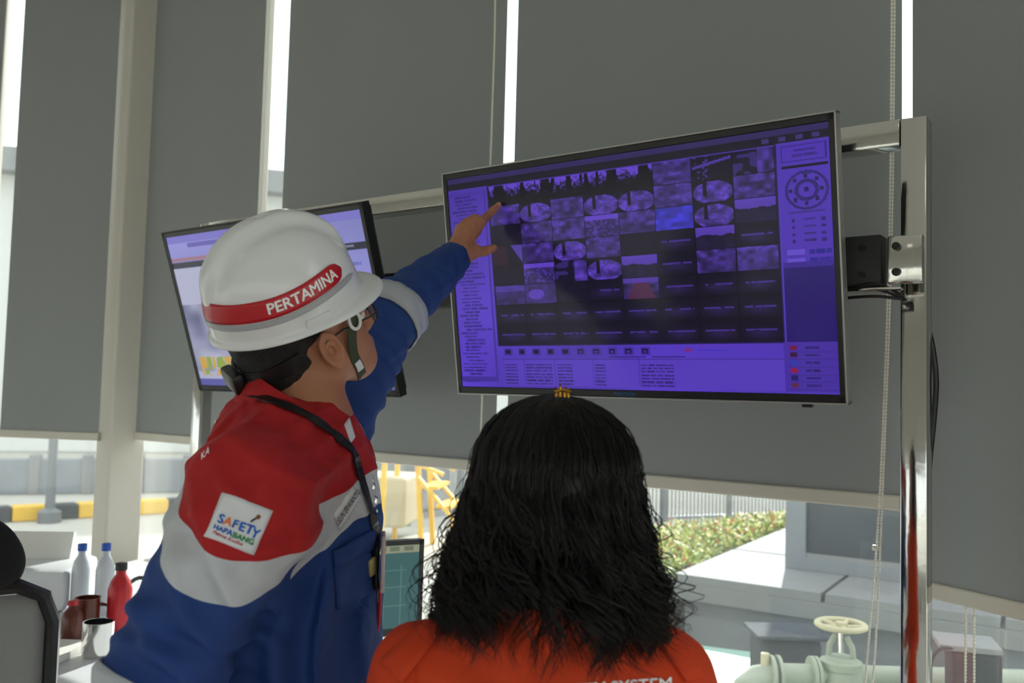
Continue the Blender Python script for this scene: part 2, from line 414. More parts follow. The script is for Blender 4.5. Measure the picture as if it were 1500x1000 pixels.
blindD = roller_blind('grey roller blind left of the beige corner post', f0+d0*0.62, -d0, n0, 0.50, 1.29)
blindE = roller_blind('sliver of grey roller blind at the far left edge of the photo', f0+d0*1.62, -d0, n0, 0.90, 1.29)
f2 = np.array([-.4585, 2.2088]); d2 = np.array([.899, -.438]); n2 = np.array([-.438, -.899])
blindF = roller_blind('grey roller blind right of the steel post, hanging lower than the others', f2, d2, n2, 1.5, 1.122)
# little oval maker's badge on the right blind's bar
bd = f2+d2*0.035+n2*0.009
o = MB().lathe((0, 0, 0), [(0.0085, -0.0006), (0.0085, 0.0006), (0.004, 0.0012)], 20, M=Matrix.Rotation(math.atan2(n2[1], n2[0]), 4, 'Z') @ Matrix.Rotation(math.radians(90), 4, 'Y') @ Matrix.Diagonal((0.55, 1.0, 1.0, 1.0))).build('badge', mat('badge_blue', S(35, 60, 90), 0.3), blindF)
o.location = (bd[0]-f2[0], bd[1]-f2[1], -0.012)
def chain(parent, pxs, Y, r=0.0032, beads=True):
    P = spline([atY(x, y, Y) for x, y in pxs], 40); L = sum(np.linalg.norm(a-b) for a, b in zip(P, P[1:]))
    n = int(L/0.0034) if beads else 60
    P = spline([atY(x, y, Y) for x, y in pxs], n)
    rr = [r if (i % 2 == 0 or not beads) else r*0.45 for i in range(len(P))]
    o = MB().tube(P, rr, 6).build('pull_chain' if beads else 'pull_cord', M_['chain'], None, True); wparent(o, parent); return o
chain(blindC, [(1312, -470), (1307, -60), (1302.5, 341), (1289, 717), (1268, 990), (1262, 1060)], 2.16)
chain(blindC, [(1316, -470), (1311, -60), (1306, 341), (1293, 717), (1279, 990), (1262, 1060)], 2.16)
chain(blindB, [(752, -430), (728, -60), (723, 100), (704, 640), (700, 720)], 2.19, 0.0028, False)
o = MB().lathe(atY(1282, 802, 2.155), [(0.006, -0.006), (0.0075, 0.0), (0.006, 0.006)], 12).build('chain_joiner', M_['chain']); wparent(o, blindC)
chain(blindF, [(1415, 890), (1414, 1000), (1413, 1100)], 2.12)
chain(blindF, [(1427, 890), (1427, 1000), (1427, 1100)], 2.12)

# ------------------------------------------------------------------ steel stand with two screens
stand = empty('display_stand', (-1.57, 1.9, 0), label='polished stainless steel stand carrying the two wall screens', cat='stand')
def sb(name, p, q, w, h, m='steel', bev=0.004, up=(0, 0, 1)):
    off = np.array([-1.57, 1.9, 0]); return MB().bar(np.array(p)-off, np.array(q)-off, w, h, up=up, bev=bev).build(name, M_[m], stand, True)
ZR = 2.098
sb('post', (-0.393, 1.925, 0.02), (-0.393, 1.925, ZR-0.001), 0.05, 0.05)
sb('post', (-2.755, 1.925, 0.02), (-2.755, 1.925, ZR-0.001), 0.05, 0.05)
sb('top_rail', (-2.73, 1.925, ZR-0.028), (-0.419, 1.925, ZR-0.028), 0.05, 0.056)
sb('lower_rail', (-2.73, 1.925, 0.55), (-0.419, 1.925, 0.55), 0.05, 0.05)
for x in (-0.393, -2.755): sb('foot', (x, 1.65, 0.02), (x, 2.17, 0.02), 0.06, 0.04)
mb_ = sb('mount_bar', (-2.5, 1.865, 1.80), (-0.44, 1.865, 1.80), 0.05, 0.105, 'blackm')
for z in (1.828, 1.773):
    o = MB().lathe((0, 0, 0), [(0.0065, 0), (0.0065, 0.004), (0.003, 0.004)], 12, M=Matrix.Rotation(math.radians(90), 4, 'X')).build('bolt', M_['black'], mb_); o.location = (-0.475+1.57, 1.838-1.9, z)
pl = sb('clamp_plate', (-0.43, 1.852, 1.80), (-0.365, 1.852, 1.80), 0.02, 0.095)
for z in (1.826, 1.775):
    o = MB().lathe((0, 0, 0), [(0.008, 0), (0.008, 0.006), (0.004, 0.006)], 12, M=Matrix.Rotation(math.radians(90), 4, 'X')).build('bolt', M_['black'], pl); o.location = (-0.412+1.57, 1.842-1.9, z)
sb('bracket_shelf', (-0.52, 1.84, 1.742), (-0.40, 1.84, 1.742), 0.03, 0.006)
cb = MB()
for k, (y0, y1, y2) in enumerate([(418, 416, 432), (421, 424, 436), (434, 434, 438)]):
    cb.tube(spline([atY(1225, y0+6, 1.85), atY(1245, y0+2, 1.84), atY(1285, y1, 1.835), atY(1322, y2, 1.85)], 20), 0.0035, 6)
wparent(cb.build('display_cable', M_['black'], None, True), stand)
wparent(MB().tube(spline([atY(1356, 470, 1.955), atY(1366, 510, 1.965), atY(1371, 560, 1.97), atY(1367, 620, 1.965), atY(1361, 680, 1.96), atY(1357, 760, 1.955)], 30), 0.006, 8).build('power_cable', M_['black'], None, True), stand)

# screen pictures: colour per vertex, painted as flat print on the panel
def vnoise(H, W, gy, gx, rng):
    g = rng.random((gy+2, gx+2)); y = np.linspace(0, gy, H); x = np.linspace(0, gx, W)
    yi = y.astype(int); xi = x.astype(int); fy = (y-yi)[:, None]; fx = (x-xi)[None]
    fy = fy*fy*(3-2*fy); fx = fx*fx*(3-2*fx)
    a = g[yi][:, xi]; b = g[yi][:, xi+1]; c = g[yi+1][:, xi]; d = g[yi+1][:, xi+1]
    return (a*(1-fx)+b*fx)*(1-fy)+(c*(1-fx)+d*fx)*fy
class Pic:
    def __init__(s, H, W, col, seed): s.a = np.zeros((H, W, 3)); s.a[:] = col; s.H, s.W = H, W; s.r = np.random.default_rng(seed)
    def sl(s, u0, v0, u1, v1): return slice(max(0, int(round(v0*s.H))), max(int(round(v0*s.H))+1, int(round(v1*s.H)))), slice(max(0, int(round(u0*s.W))), max(int(round(u0*s.W))+1, int(round(u1*s.W))))
    def rect(s, u0, v0, u1, v1, c, al=1.0):
        q = s.sl(u0, v0, u1, v1); s.a[q] = s.a[q]*(1-al)+np.array(c, float)*al
    def line(s, u0, v, L, c, h=0.006, words=3):
        u = u0; e = u0+L
        while u < e:
            w = s.r.uniform(0.4, 1.2)*L/words; s.rect(u, v, min(u+w, e), v+h, c, s.r.uniform(0.6, 1)); u += w+L*0.04
    def frame(s, u0, v0, u1, v1, c, t=0.0025):
        s.rect(u0, v0, u1, v0+t*1.7, c); s.rect(u0, v1-t*1.7, u1, v1, c); s.rect(u0, v0, u0+t, v1, c); s.rect(u1-t, v0, u1, v1, c)
def paint_main():
    p = Pic(300, 534, (80, 54, 178), 3)
    sh = vnoise(p.H, p.W, 3, 5, p.r)[..., None]; p.a *= 0.86+0.28*sh
    D = (17, 15, 26); BR = np.array((98, 66, 200))
    p.rect(0, 0, 1, 0.028, (50, 42, 92)); p.rect(0, 0.028, 1, 0.058, (30, 27, 40)); p.rect(0, 0.058, 1, 0.064, (78, 56, 165))
    for k in range(4): p.rect(0.86+0.035*k, 0.034, 0.875+0.035*k, 0.05, (62, 50, 110))
    # device tree
    v = 0.09
    while v < 0.97:
        ind = p.r.choice([0.012, 0.022, 0.03]); p.line(ind, v, p.r.uniform(0.04, 0.085), (47, 32, 120), 0.009, 2); v += 0.0165
    p.rect(0.118, 0.07, 0.126, 0.97, (70, 48, 155)); p.rect(0.004, 0.945, 0.12, 0.965, (66, 44, 150)); p.frame(0.002, 0.08, 0.124, 0.97, (60, 42, 135))
    # camera grid
    g0, g1, h0, h1 = 0.135, 0.886, 0.062, 0.797
    p.rect(g0, h0, g1, h1, D)
    T = ['tttttbch', 'bfbffbfb', 'dbbsbBfS', 'kbfbdxSx', 'dshfSxbb', 'modxrxxx', 'xxxxxxxx', 'xxxxxxxx']
    cw, ch = (g1-g0)/8, (h1-h0)/8
    for r in range(8):
        for c in range(8):
            u0, v0 = g0+c*cw+0.0012, h0+r*ch+0.002; q = p.sl(u0, v0, g0+(c+1)*cw-0.0012, h0+(r+1)*ch-0.002)
            t = p.a[q]; hh, ww = t.shape[:2]; Y, X = np.mgrid[0:hh, 0:ww]; Y = Y/hh; X = X/ww
            n = vnoise(hh, ww, 5, 6, p.r); n2 = vnoise(hh, ww, 12, 14, p.r); k = T[r][c]
            if k == 't': im = np.clip((n2*0.9+0.55-Y*1.7)*1.2, 0, 1)*(vnoise(hh, ww, 1, 9, p.r) > 0.35+0.3*Y)
            elif k == 'f':
                rr = ((X-.5)/.52)**2+((Y-.55)/.5)**2; im = np.where(rr < 1, 0.35+0.6*n*(0.5+n2), 0.05); im = np.where((np.abs(X-.3) < .05) & (rr < 1) & (Y < .7), 0.05, im)
            elif k == 'b': im = 0.25+0.75*n*(0.6+0.5*n2)*(1-0.3*Y)
            elif k == 'B': im = 0.5+0.5*n
            elif k == 's': im = np.where(Y < 0.2, 0.95, 0.3+0.45*n*n2+0.15*(n2 > .6))
            elif k == 'S': im = np.where(Y < 0.33+0.1*n, 0.85-0.2*Y, 0.12+0.1*n)
            elif k == 'h': im = np.where(X > 0.6, 0.75*n+0.2, 0.1+0.35*(n > .62))
            elif k == 'c': im = np.where(np.abs(Y-0.35+0.3*X-.1) < 0.06, 0.7, 0.06+0.5*(n2 > .7)*(X < .4))
            elif k == 'k': im = np.where(X-0.4*Y > 0.62, 0.75, 0.07)
            elif k == 'm': im = 0.28+0.25*n+0.25*(Y < .3)
            elif k == 'o': im = np.where((X-.35)**2+(Y-.5)**2 < 0.07, 0.85, 0.3+0.3*n)
            elif k == 'r': im = np.where(Y < .2, 0.75, np.where(np.abs(X-.5) < .12+.3*Y, 0.22, 0.55*n+0.15))
            elif k == 'x':
                im = 0.06+0.22*np.exp(-((Y-.6)/.22)**2)*np.exp(-((X-.5)/.35)**2); im = np.where((np.abs(Y-.47) < .045) & (np.abs(X-.5) < .38) & (n2 > .28), 0.62, im)
            else: im = 0.05+0.06*n
            im = np.clip(im, 0, 1)[..., None]; col = BR if k != 'B' else np.array((66, 58, 225))
            t[:] = np.array(D)*(1-im)+col*im
            if k == 'r': t[:] = np.where(((np.abs(X-.5) < .12+.3*Y) & (Y > .2))[..., None], (74, 34, 70), t)
            if k == 'k': t[:, :int(ww*.5)] += np.array((22, 4, 6))
    p.frame(g0-0.003, h0-0.005, g1+0.003, h1+0.005, (34, 25, 70))
    for r in range(1, 8): p.rect(g0, h0+r*ch-0.0018, g1, h0+r*ch+0.0018, (16, 13, 26))
    for c in range(1, 8): p.rect(g0+c*cw-0.001, h0, g0+c*cw+0.001, h1, (16, 13, 26))
    # tool bar under the grid
    for k in range(10):
        u = 0.150+0.044*k; p.rect(u, 0.815, u+0.026, 0.845, (66, 44, 150)); p.frame(u+0.004, 0.82, u+0.020, 0.841, (25, 18, 60), 0.0035)
        if k in (0, 1, 2, 3, 4): p.rect(u+0.007, 0.825, u+0.017, 0.836, (25, 18, 60))
    p.rect(0.46, 0.853, 0.56, 0.858, (22, 16, 50)); p.rect(0.575, 0.853, 0.66, 0.858, (22, 16, 50)); p.rect(0.66, 0.82, 0.675, 0.835, (120, 40, 120)); p.rect(0.69, 0.826, 0.76, 0.831, (50, 50, 190))
    p.rect(0.14, 0.862, 0.886, 0.866, (60, 42, 130)); p.rect(0.14, 0.868, 0.886, 0.985, (86, 60, 186))
    for u, L, w in [(0.15, 0.04, 1), (0.215, 0.08, 3), (0.31, 0.045, 2), (0.42, 0.03, 1), (0.545, 0.085, 4)]:
        for k in range(7): p.line(u, 0.885+0.0145*k, L, (48, 33, 110), 0.0075, w)
        p.rect(u-0.006, 0.868, u-0.004, 0.98, (66, 46, 145))
    # right control column
    p.rect(0.893, 0.064, 1, 0.80, (76, 48, 172)); p.frame(0.898, 0.07, 0.992, 0.130, (48, 32, 110)); p.line(0.925, 0.085, 0.045, (52, 36, 118), 0.01, 1); p.line(0.922, 0.102, 0.05, (52, 36, 118), 0.01, 2)
    p.rect(0.898, 0.142, 0.994, 0.154, (14, 11, 24)); p.line(0.94, 0.172, 0.02, (50, 34, 112), 0.008, 1)
    Y, X = np.mgrid[0:p.H, 0:p.W]; Y = Y/p.H; X = X/p.W
    for rad, th in ((1.0, .07), (0.5, .10)):
        rr = np.sqrt(((X-.948)/.042)**2+((Y-.236)/.068)**2); p.a[np.abs(rr-rad) < th] = (44, 30, 108)
    for k in range(8):
        a = k*math.pi/4; u, v = .948+.032*math.cos(a), .236+.05*math.sin(a); p.rect(u-.004, v-.007, u+.004, v+.007, (30, 22, 86))
    p.rect(.943, .228, .953, .244, (28, 22, 90))
    p.rect(0.91, 0.315, 0.985, 0.319, (58, 40, 130))
    for k in range(4): p.rect(0.916, 0.34+0.026*k, 0.922, 0.352+0.026*k, (40, 28, 96)); p.line(0.94, 0.34+0.026*k, 0.025, (46, 32, 108), 0.008, 1); p.rect(0.975, 0.34+0.026*k, 0.985, 0.352+0.026*k, (44, 30, 108))
    for k in range(2): p.rect(0.902, 0.455+0.03*k, 0.94, 0.475+0.03*k, (98, 74, 198)); p.line(0.95, 0.458+0.03*k, 0.045, (36, 30, 130), 0.014, 2)
    q = p.sl(0.893, 0.50, 1, 0.80); hh = p.a[q].shape[0]; p.a[q] = (38, 22, 104)
    p.rect(0.893, 0.50, 1, 0.52, (58, 36, 140)); p.rect(0.886, 0.80, 1, 0.99, (70, 46, 158))
    for k, c in enumerate([(110, 24, 70), (60, 24, 60), (40, 60, 170), (140, 24, 60), (36, 32, 100), (90, 40, 70)]):
        v = 0.812+0.029*k; p.rect(0.899, v, 0.913, v+0.017, c); p.line(0.93, v+0.004, 0.03, (40, 26, 100), 0.009, 1); p.rect(0.893, v+0.0235, 0.998, v+0.0255, (60, 40, 138))
    return p.a
def paint_side():
    p = Pic(180, 320, (134, 134, 196), 5)
    p.a *= 0.92+0.16*vnoise(p.H, p.W, 3, 4, p.r)[..., None]
    p.rect(0, 0, 1, 0.05, (118, 112, 190)); p.rect(0.12, 0.055, 0.8, 0.085, (98, 92, 168)); p.rect(0.0, 0.17, 1, 0.21, (52, 54, 66)); p.line(0.75, 0.183, 0.2, (150, 150, 175), 0.012, 4)
    p.rect(0.0, 0.145, 0.3, 0.165, (150, 112, 128)); p.rect(0.33, 0.10, 0.6, 0.13, (92, 88, 150))
    p.rect(0, 0.21, 0.52, 1, (168, 170, 196))
    q = p.sl(0, 0.45, 0.5, 0.9); n = vnoise(*p.a[q].shape[:2], 5, 7, p.r)[..., None]; p.a[q] = np.array((98, 100, 132))*(1-n)+np.array((176, 178, 200))*n
    n = vnoise(p.H, p.W, 22, 36, p.r); m = np.zeros((p.H, p.W), bool); m[p.sl(0.03, 0.80, 0.22, 0.93)] = True
    p.a[m & (n > .55)] = (196, 160, 70); p.a[m & (n < .38)] = (140, 160, 78)
    for r in range(9):
        for c in range(6):
            if p.r.random() < .8: p.line(0.58+0.068*c, 0.28+0.075*r, 0.04, (96, 96, 168), 0.014, 2)
    p.rect(0, 0.95, 1, 1, (92, 92, 160))
    return p.a
def screen_mat(name, strength):
    m = bpy.data.materials.new(name); m.use_nodes = True; nt = m.node_tree; b = nt.nodes['Principled BSDF']
    at_ = nt.nodes.new('ShaderNodeAttribute'); at_.attribute_name = 'picture'
    b.inputs['Base Color'].default_value = (0.012, 0.012, 0.014, 1); b.inputs['Roughness'].default_value = 0.13; b.inputs['Specular IOR Level'].default_value = 0.18
    nt.links.new(at_.outputs['Color'], b.inputs['Emission Color']); b.inputs['Emission Strength'].default_value = strength; return m
def picture_mesh(name, img, P):
    H, W = img.shape[:2]; j, i = np.mgrid[0:H, 0:W]
    V = np.array([P(0, 0), P(1, 0), P(0, 1)]); o, ux, vy = V[0], V[1]-V[0], V[2]-V[0]
    VV = o+(i/(W-1))[..., None]*ux+(j/(H-1))[..., None]*vy
    k = (j*W+i)[:-1, :-1].ravel(); F = np.stack([k, k+W, k+W+1, k+1], 1)
    me = raw_mesh(name, VV.reshape(-1, 3), F); a = me.attributes.new('picture', 'FLOAT_COLOR', 'POINT')
    c = np.clip(img/255, 0, 1); c = np.where(c <= .04045, c/12.92, ((c+.055)/1.055)**2.4)
    a.data.foreach_set('color', np.concatenate([c, np.ones((H, W, 1))], 2).astype(np.float32).ravel()); return me
def television(label, c, W, H, tilt, yaw, img, strength, trim, logo=None):
    e = empty('wall_screen', c, label=label, cat='screen', group='flat screens on the steel stand')
    ax = np.array([math.cos(yaw), math.sin(yaw), 0]); n = np.array([math.sin(yaw), -math.cos(yaw), 0]); up = math.cos(tilt)*np.array([0, 0, 1])+math.sin(tilt)*n
    nn = math.cos(tilt)*n-math.sin(tilt)*np.array([0, 0, 1])
    M = Matrix((Vector(ax), Vector(-nn), Vector(up))).transposed().to_4x4()   # x right, y into the set, z up
    e.rotation_euler = M.to_euler()
    MB().box((0, 0.022, 0), (W-0.01, 0.036, H-0.01), bev=0.008).build('back_shell', M_['black'], e)
    MB().box((0, 0.06, -0.02), (W*0.55, 0.05, H*0.5), bev=0.012).build('rear_housing', M_['black'], e)
    b0, b1, b2 = 0.0115, 0.0155, 0.0165      # side, top, bottom bezel widths
    f = MB()
    f.box((-W/2+b0/2, 0, 0), (b0, 0.012, H), bev=0.002).box((W/2-b0/2, 0, 0), (b0, 0.012, H), bev=0.002)
    f.box((0, 0, H/2-b1/2), (W, 0.012, b1), bev=0.002).box((0, 0, -H/2+b2/2), (W, 0.012, b2), bev=0.002)
    bz = f.build('bezel', M_['black'], e)
    t = MB(); tw = 0.004
    t.box((-W/2-tw/2, 0.008, 0), (tw, 0.03, H+2*tw), bev=0.001).box((W/2+tw/2, 0.008, 0), (tw, 0.03, H+2*tw), bev=0.001)
    t.box((0, 0.008, H/2+tw/2), (W+2*tw, 0.03, tw), bev=0.001).box((0, 0.008, -H/2-tw/2), (W+2*tw, 0.03, tw), bev=0.001)
    t.build('trim', M_[trim], e)
    sx0, sx1, sz0, sz1 = -W/2+b0-0.001, W/2-b0+0.001, H/2-b1+0.001, -H/2+b2-0.001
    link('screen', picture_mesh('screen', img, lambda u, v: np.array([sx0+(sx1-sx0)*u, -0.003, sz0+(sz1-sz0)*v])), screen_mat('lit_screen', strength), e)
    if logo:
        text_obj('lettering', logo, lambda x, y: (x, -0.0066, -H/2+b2*0.42+y), mat('logo_blue', S(40, 90, 135), 0.4, emit=S(30, 80, 130), estr=0.25), bz, 0.0105, 0.0002, 0)
        MB().box((0.42*W, 0.005, -H/2-0.008), (0.022, 0.012, 0.008), bev=0.002).build('sensor', M_['black'], e)
    a = MB(); a.box((0, 0.085, 0.0), (W*0.42, 0.03, 0.06), bev=0.004); a.build('mount_plate', M_['blackm'], e)
    return e
television('big purple-lit flat screen showing a grid of camera views', (-.983, 1.757, 1.794), .977, .977/1.74, math.radians(9.48), 0.0, paint_main(), 0.92, 'silver', 'POLYTRON')
television('pale lavender flat screen half hidden behind the white helmet', (-2.1897, 1.7614, 1.7598), .9443, .9443/1.75, math.radians(18.35), -.0185, paint_side(), 1.0, 'black')

# ------------------------------------------------------------------ desk, monitor, chair, clutter
ZD = 0.75
desk = empty('desk', (-2.4, 1.9, 0), label='long white desk running below the windows behind the man', cat='desk')
poly = [(-3.35, 1.42), (-2.36, 1.15), (-1.50, 1.15), (-1.50, 2.24), (-3.62, 2.24)]
def rel(p, c): return (p[0]-c[0], p[1]-c[1])
o = MB().prism([rel(p, (-2.4, 1.9)) for p in poly], ZD-0.03, ZD).build('desktop', M_['white'], desk)
md = o.modifiers.new('b', 'BEVEL'); md.width = 0.004; md.segments = 2
for p in [(-2.34, 1.22), (-1.56, 1.22), (-1.56, 2.16), (-3.40, 2.16), (-3.22, 1.46)]:
    MB().box((p[0]+2.4, p[1]-1.9, (ZD-0.03)/2), (0.05, 0.05, ZD-0.03), bev=0.004).build('leg', M_['silver'], desk)
MB().box((-1.53+2.4, 1.7-1.9, 0.55), (0.018, 0.9, 0.3)).build('side_panel', M_['white'], desk)
d2_ = empty('side_desk', (-1.05, 1.9, 0), label='short white desk under the purple camera-grid screen', cat='desk')
MB().box((0, 0.08, ZD-0.015), (0.86, 0.5, 0.03), bev=0.004).build('desktop', M_['white'], d2_)
for x in (-0.38, 0.38):
    for y in (-0.1, 0.28): MB().box((x, y, (ZD-0.03)/2), (0.045, 0.045, ZD-0.03), bev=0.004).build('leg', M_['silver'], d2_)

# small monitor on the desk between the two people
mc = at(515, 866, 2.45); mc[2] = 0
mon = empty('desktop_monitor', (mc[0], mc[1], ZD), rz=math.radians(64), label='small monitor with teal screen on the desk between the two people', cat='monitor')
zc = at(515, 866, 2.45)[2]-ZD
MB().box((0, 0.012, zc), (0.42, 0.022, 0.265), bev=0.004).build('housing', M_['black'], mon)
f = MB(); f.box((-0.203, 0, zc), (0.014, 0.008, 0.265)).box((0.203, 0, zc), (0.014, 0.008, 0.265)).box((0, 0, zc+0.125), (0.42, 0.008, 0.014)).box((0, 0, zc-0.122), (0.42, 0.008, 0.02)); f.build('bezel', M_['black'], mon)
def paint_mon():
    p = Pic(90, 140, (66, 104, 104), 9); p.rect(0, 0, 1, 0.10, (150, 156, 130)); 
    for k in range(9): p.rect(0.04+0.105*k, 0.02, 0.11+0.105*k, 0.08, (110, 120, 100))
    for k in range(7): p.rect(0.08+0.13*k, 0.25+0.03*(k % 3), 0.085+0.13*k, 0.95, (92, 134, 130))
    for v in (0.3, 0.5, 0.72): p.rect(0.08, v, 0.9, v+0.008, (92, 134, 130))
    p.rect(0.62, 0.24, 0.72, 0.36, (20, 34, 40)); p.rect(0.22, 0.22, 0.3, 0.34, (40, 190, 130)); p.rect(0.4, 0.55, 0.5, 0.62, (170, 170, 120)); return p.a
link('screen', picture_mesh('screen', paint_mon(), lambda u, v: np.array([-0.197+0.394*u, -0.0015, zc+0.119-0.231*v])), screen_mat('lit_monitor', 0.8), mon)
MB().box((0, 0.05, zc/2+0.005), (0.05, 0.02, zc-0.015), bev=0.004).build('stand_neck', M_['black'], mon)
MB().box((0, 0.03, 0.008), (0.22, 0.17, 0.016), bev=0.006).build('stand_base', M_['black'], mon)

# office chair at the lower left
M_['mesh'] = mat('chair_mesh', S(150, 150, 146), 0.8, var=0.08, bump=0.3, bscale=500)
M_['seatf'] = mat('chair_fabric', S(24, 24, 26), 0.9, var=0.1, bump=0.1)
cq = at(-72, 930, 1.96); cv = np.array([cq[0], cq[1]]); cv /= np.linalg.norm(cv); cc = cq[:2]+cv*0.16
chair = empty('office_chair', (cc[0], cc[1], 0), rz=math.atan2(-cv[0], cv[1]), label='black office chair with grey mesh back at the lower left corner', cat='chair')
zb_ = at(40, 868, 1.96)[2]
MB().box((0, 0.10, 0.47), (0.48, 0.46, 0.07), bev=0.03).build('seat', M_['seatf'], chair, True)
w2 = 0.20; fr = []
for k in range(24):
    a = 2*math.pi*k/24; x = max(-1, min(1, 1.25*math.cos(a)))*w2; z = max(-1, min(1, 1.25*math.sin(a)))
    fr.append((x, -0.16-0.05*(1-(x/w2)**2)*0.4, (zb_+0.58)/2+z*(zb_-0.58)/2))
MB().tube(fr, 0.017, 8, closed=True).build('back_frame', M_['black'], chair, True)
ms = MB(); n_ = 10
gv = [[ms.bm.verts.new((w2*0.97*(2*i/n_-1), -0.16-0.02*(1-(2*i/n_-1)**2), 0.6+(zb_-0.62)*j/n_)) for i in range(n_+1)] for j in range(n_+1)]
for j in range(n_):
    for i in range(n_): ms.bm.faces.new((gv[j][i], gv[j][i+1], gv[j+1][i+1], gv[j+1][i]))
o = ms.build('back_mesh', M_['mesh'], chair, True); o.modifiers.new('t', 'SOLIDIFY').thickness = 0.006
zh = at(20, 805, 1.96)[2]
Vq, Fq = surfnets(sdf([rc((-0.075, -0.17, zh-0.045), (0.075, -0.17, zh-0.045), 0.062, 0.062, 0.03, (0, 1, 0), 0.55), rc((-0.045, -0.17, zh+0.015), (0.045, -0.17, zh+0.015), 0.05, 0.05, 0.04, (0, 1, 0), 0.55)]), (-0.2, -0.24, zh-0.15), (0.2, -0.1, zh+0.15), 0.008)
link('headrest', raw_mesh('headrest', Vq, Fq), M_['seatf'], chair, True)
MB().box((0.0, -0.20, zb_-0.05), (0.05, 0.02, 0.32), bev=0.008).build('headrest_stem', M_['black'], chair)
for s in (-1, 1):
    MB().tube([(s*0.25, 0.06, 0.46), (s*0.29, 0.05, 0.50), (s*0.29, 0.04, 0.68)], 0.016, 8).build('arm_post', M_['black'], chair, True)
    MB().box((s*0.29, 0.06, 0.70), (0.07, 0.25, 0.035), bev=0.014).build('armrest', M_['black'], chair, True)
MB().lathe((0, 0.08, 0), [(0.028, 0.09), (0.028, 0.28), (0.02, 0.28), (0.02, 0.44)], 16).build('gas_lift', M_['blackm'], chair, True)
for k in range(5):
    a = 2*math.pi*k/5+0.3; q = (0.30*math.cos(a), 0.08+0.30*math.sin(a), 0.07)
    g = MB().bar((0, 0.08, 0.10), q, 0.045, 0.03, bev=0.008).build('base_arm', M_['black'], chair)
    MB().lathe((q[0], q[1], 0.03), [(0.028, -0.018), (0.03, 0), (0.028, 0.018)], 14, M=Matrix.Rotation(math.radians(90), 4, 'X')).build('caster', M_['black'], g)

# things on the desk's far left
def on_desk(px_, py_): p = atZ(px_, py_, ZD); return (p[0], p[1], ZD)
M_['red'] = mat('red_plastic', S(190, 30, 40), 0.35); M_['chrome'] = mat('chrome', (0.75, 0.74, 0.72, 1), 0.12, 1.0)
M_['blue'] = mat('blue_plastic', S(40, 90, 190), 0.35); M_['paper'] = mat('paper', S(235, 233, 226), 0.8, var=0.02); M_['brown'] = mat('brown_glaze', S(96, 44, 30), 0.3)
M_['clear'] = mat('cloudy_plastic', S(210, 216, 222), 0.2, var=0.04)
def mug(p, m, label, r=0.042, h=0.095, rz=0):
    e = empty('mug', p, rz, label=label, cat='mug')
    MB().lathe((0, 0, 0), [(r*0.9, 0), (r, 0.012), (r, h), (r*0.9, h), (r*0.88, 0.014), (0.002, 0.012)], 24).build('cup', m, e, True)
    MB().tube([(r*0.95, 0, h*0.8), (r*1.55, 0, h*0.75), (r*1.6, 0, h*0.4), (r*0.95, 0, h*0.25)], 0.006, 8).build('handle', m, e, True)
def bottle(p, m, capm, label, r=0.033, h=0.20):
    e = empty('bottle', p, label=label, cat='bottle')
    MB().lathe((0, 0, 0), [(r*0.9, 0), (r, 0.01), (r, h*0.62), (r*0.8, h*0.74), (r*0.42, h*0.84), (r*0.4, h*0.92)], 20).build('body', m, e, True)
    MB().lathe((0, 0, h*0.9), [(r*0.5, 0), (r*0.5, h*0.1), (r*0.42, h*0.105)], 16).build('cap', capm, e, True)
mug(on_desk(142, 960), M_['chrome'], 'shiny steel mug on the white desk left of the man', rz=2.5)
mug(on_desk(126, 928), M_['brown'], 'brown mug just behind the shiny steel mug', 0.038, 0.11, 1.0)
bottle(on_desk(173, 925), M_['red'], M_['black'], 'red bottle with black cap beside the man\'s sleeve', 0.036, 0.21)
bottle(on_desk(116, 893), M_['clear'], M_['blue'], 'clear bottle with blue cap left of its twin on the desk', 0.03, 0.22)
bottle(on_desk(151, 898), M_['clear'], M_['blue'], 'clear bottle with blue cap nearer the red bottle', 0.03, 0.23)
bottle(on_desk(104, 940), M_['brown'], M_['red'], 'squat brown bottle with red cap at the desk edge', 0.03, 0.12)
p = on_desk(40, 882)
e = empty('printer', p, math.radians(40), label='low white printer on the desk by the corner post', cat='printer')
MB().box((0, 0, 0.07), (0.36, 0.30, 0.14), bev=0.02).build('housing', M_['white'], e, True)
MB().box((0, -0.17, 0.05), (0.24, 0.10, 0.01), bev=0.003).build('paper_tray', M_['silver'], e); MB().box((0, 0.08, 0.17), (0.22, 0.02, 0.12), M=Matrix.Rotation(-0.3, 4, 'X')).build('paper', M_['paper'], e)
p = on_desk(66, 962)
o = MB()
for k in range(5): o.box((0, 0, 0.003+0.004*k), (0.15, 0.21, 0.0035), rz=0.03*k)
o = o.build('paper_stack', M_['paper']); o.location = p; o.rotation_euler.z = 0.5; tag(o, 'small stack of white papers on the desk beside the chair', 'papers')
M_['darkglass'] = mat('dark_rubber', S(40, 40, 44), 0.5)
e = empty('headset', on_desk(205, 884), 0.6, label='black headset lying on the desk behind the red bottle', cat='headset')
MB().tube([(-0.08+0.16*t, 0, 0.02+0.07*math.sin(math.pi*t)) for t in np.linspace(0, 1, 12)], 0.007, 8).build('headband', M_['darkglass'], e, True)
for s in (-1, 1): MB().lathe((s*0.08, 0, 0.03), [(0.02, -0.012), (0.032, -0.01), (0.032, 0.01), (0.02, 0.014)], 16, M=Matrix.Rotation(math.radians(90), 4, 'Y')).build('ear_cup', M_['darkglass'], e, True)
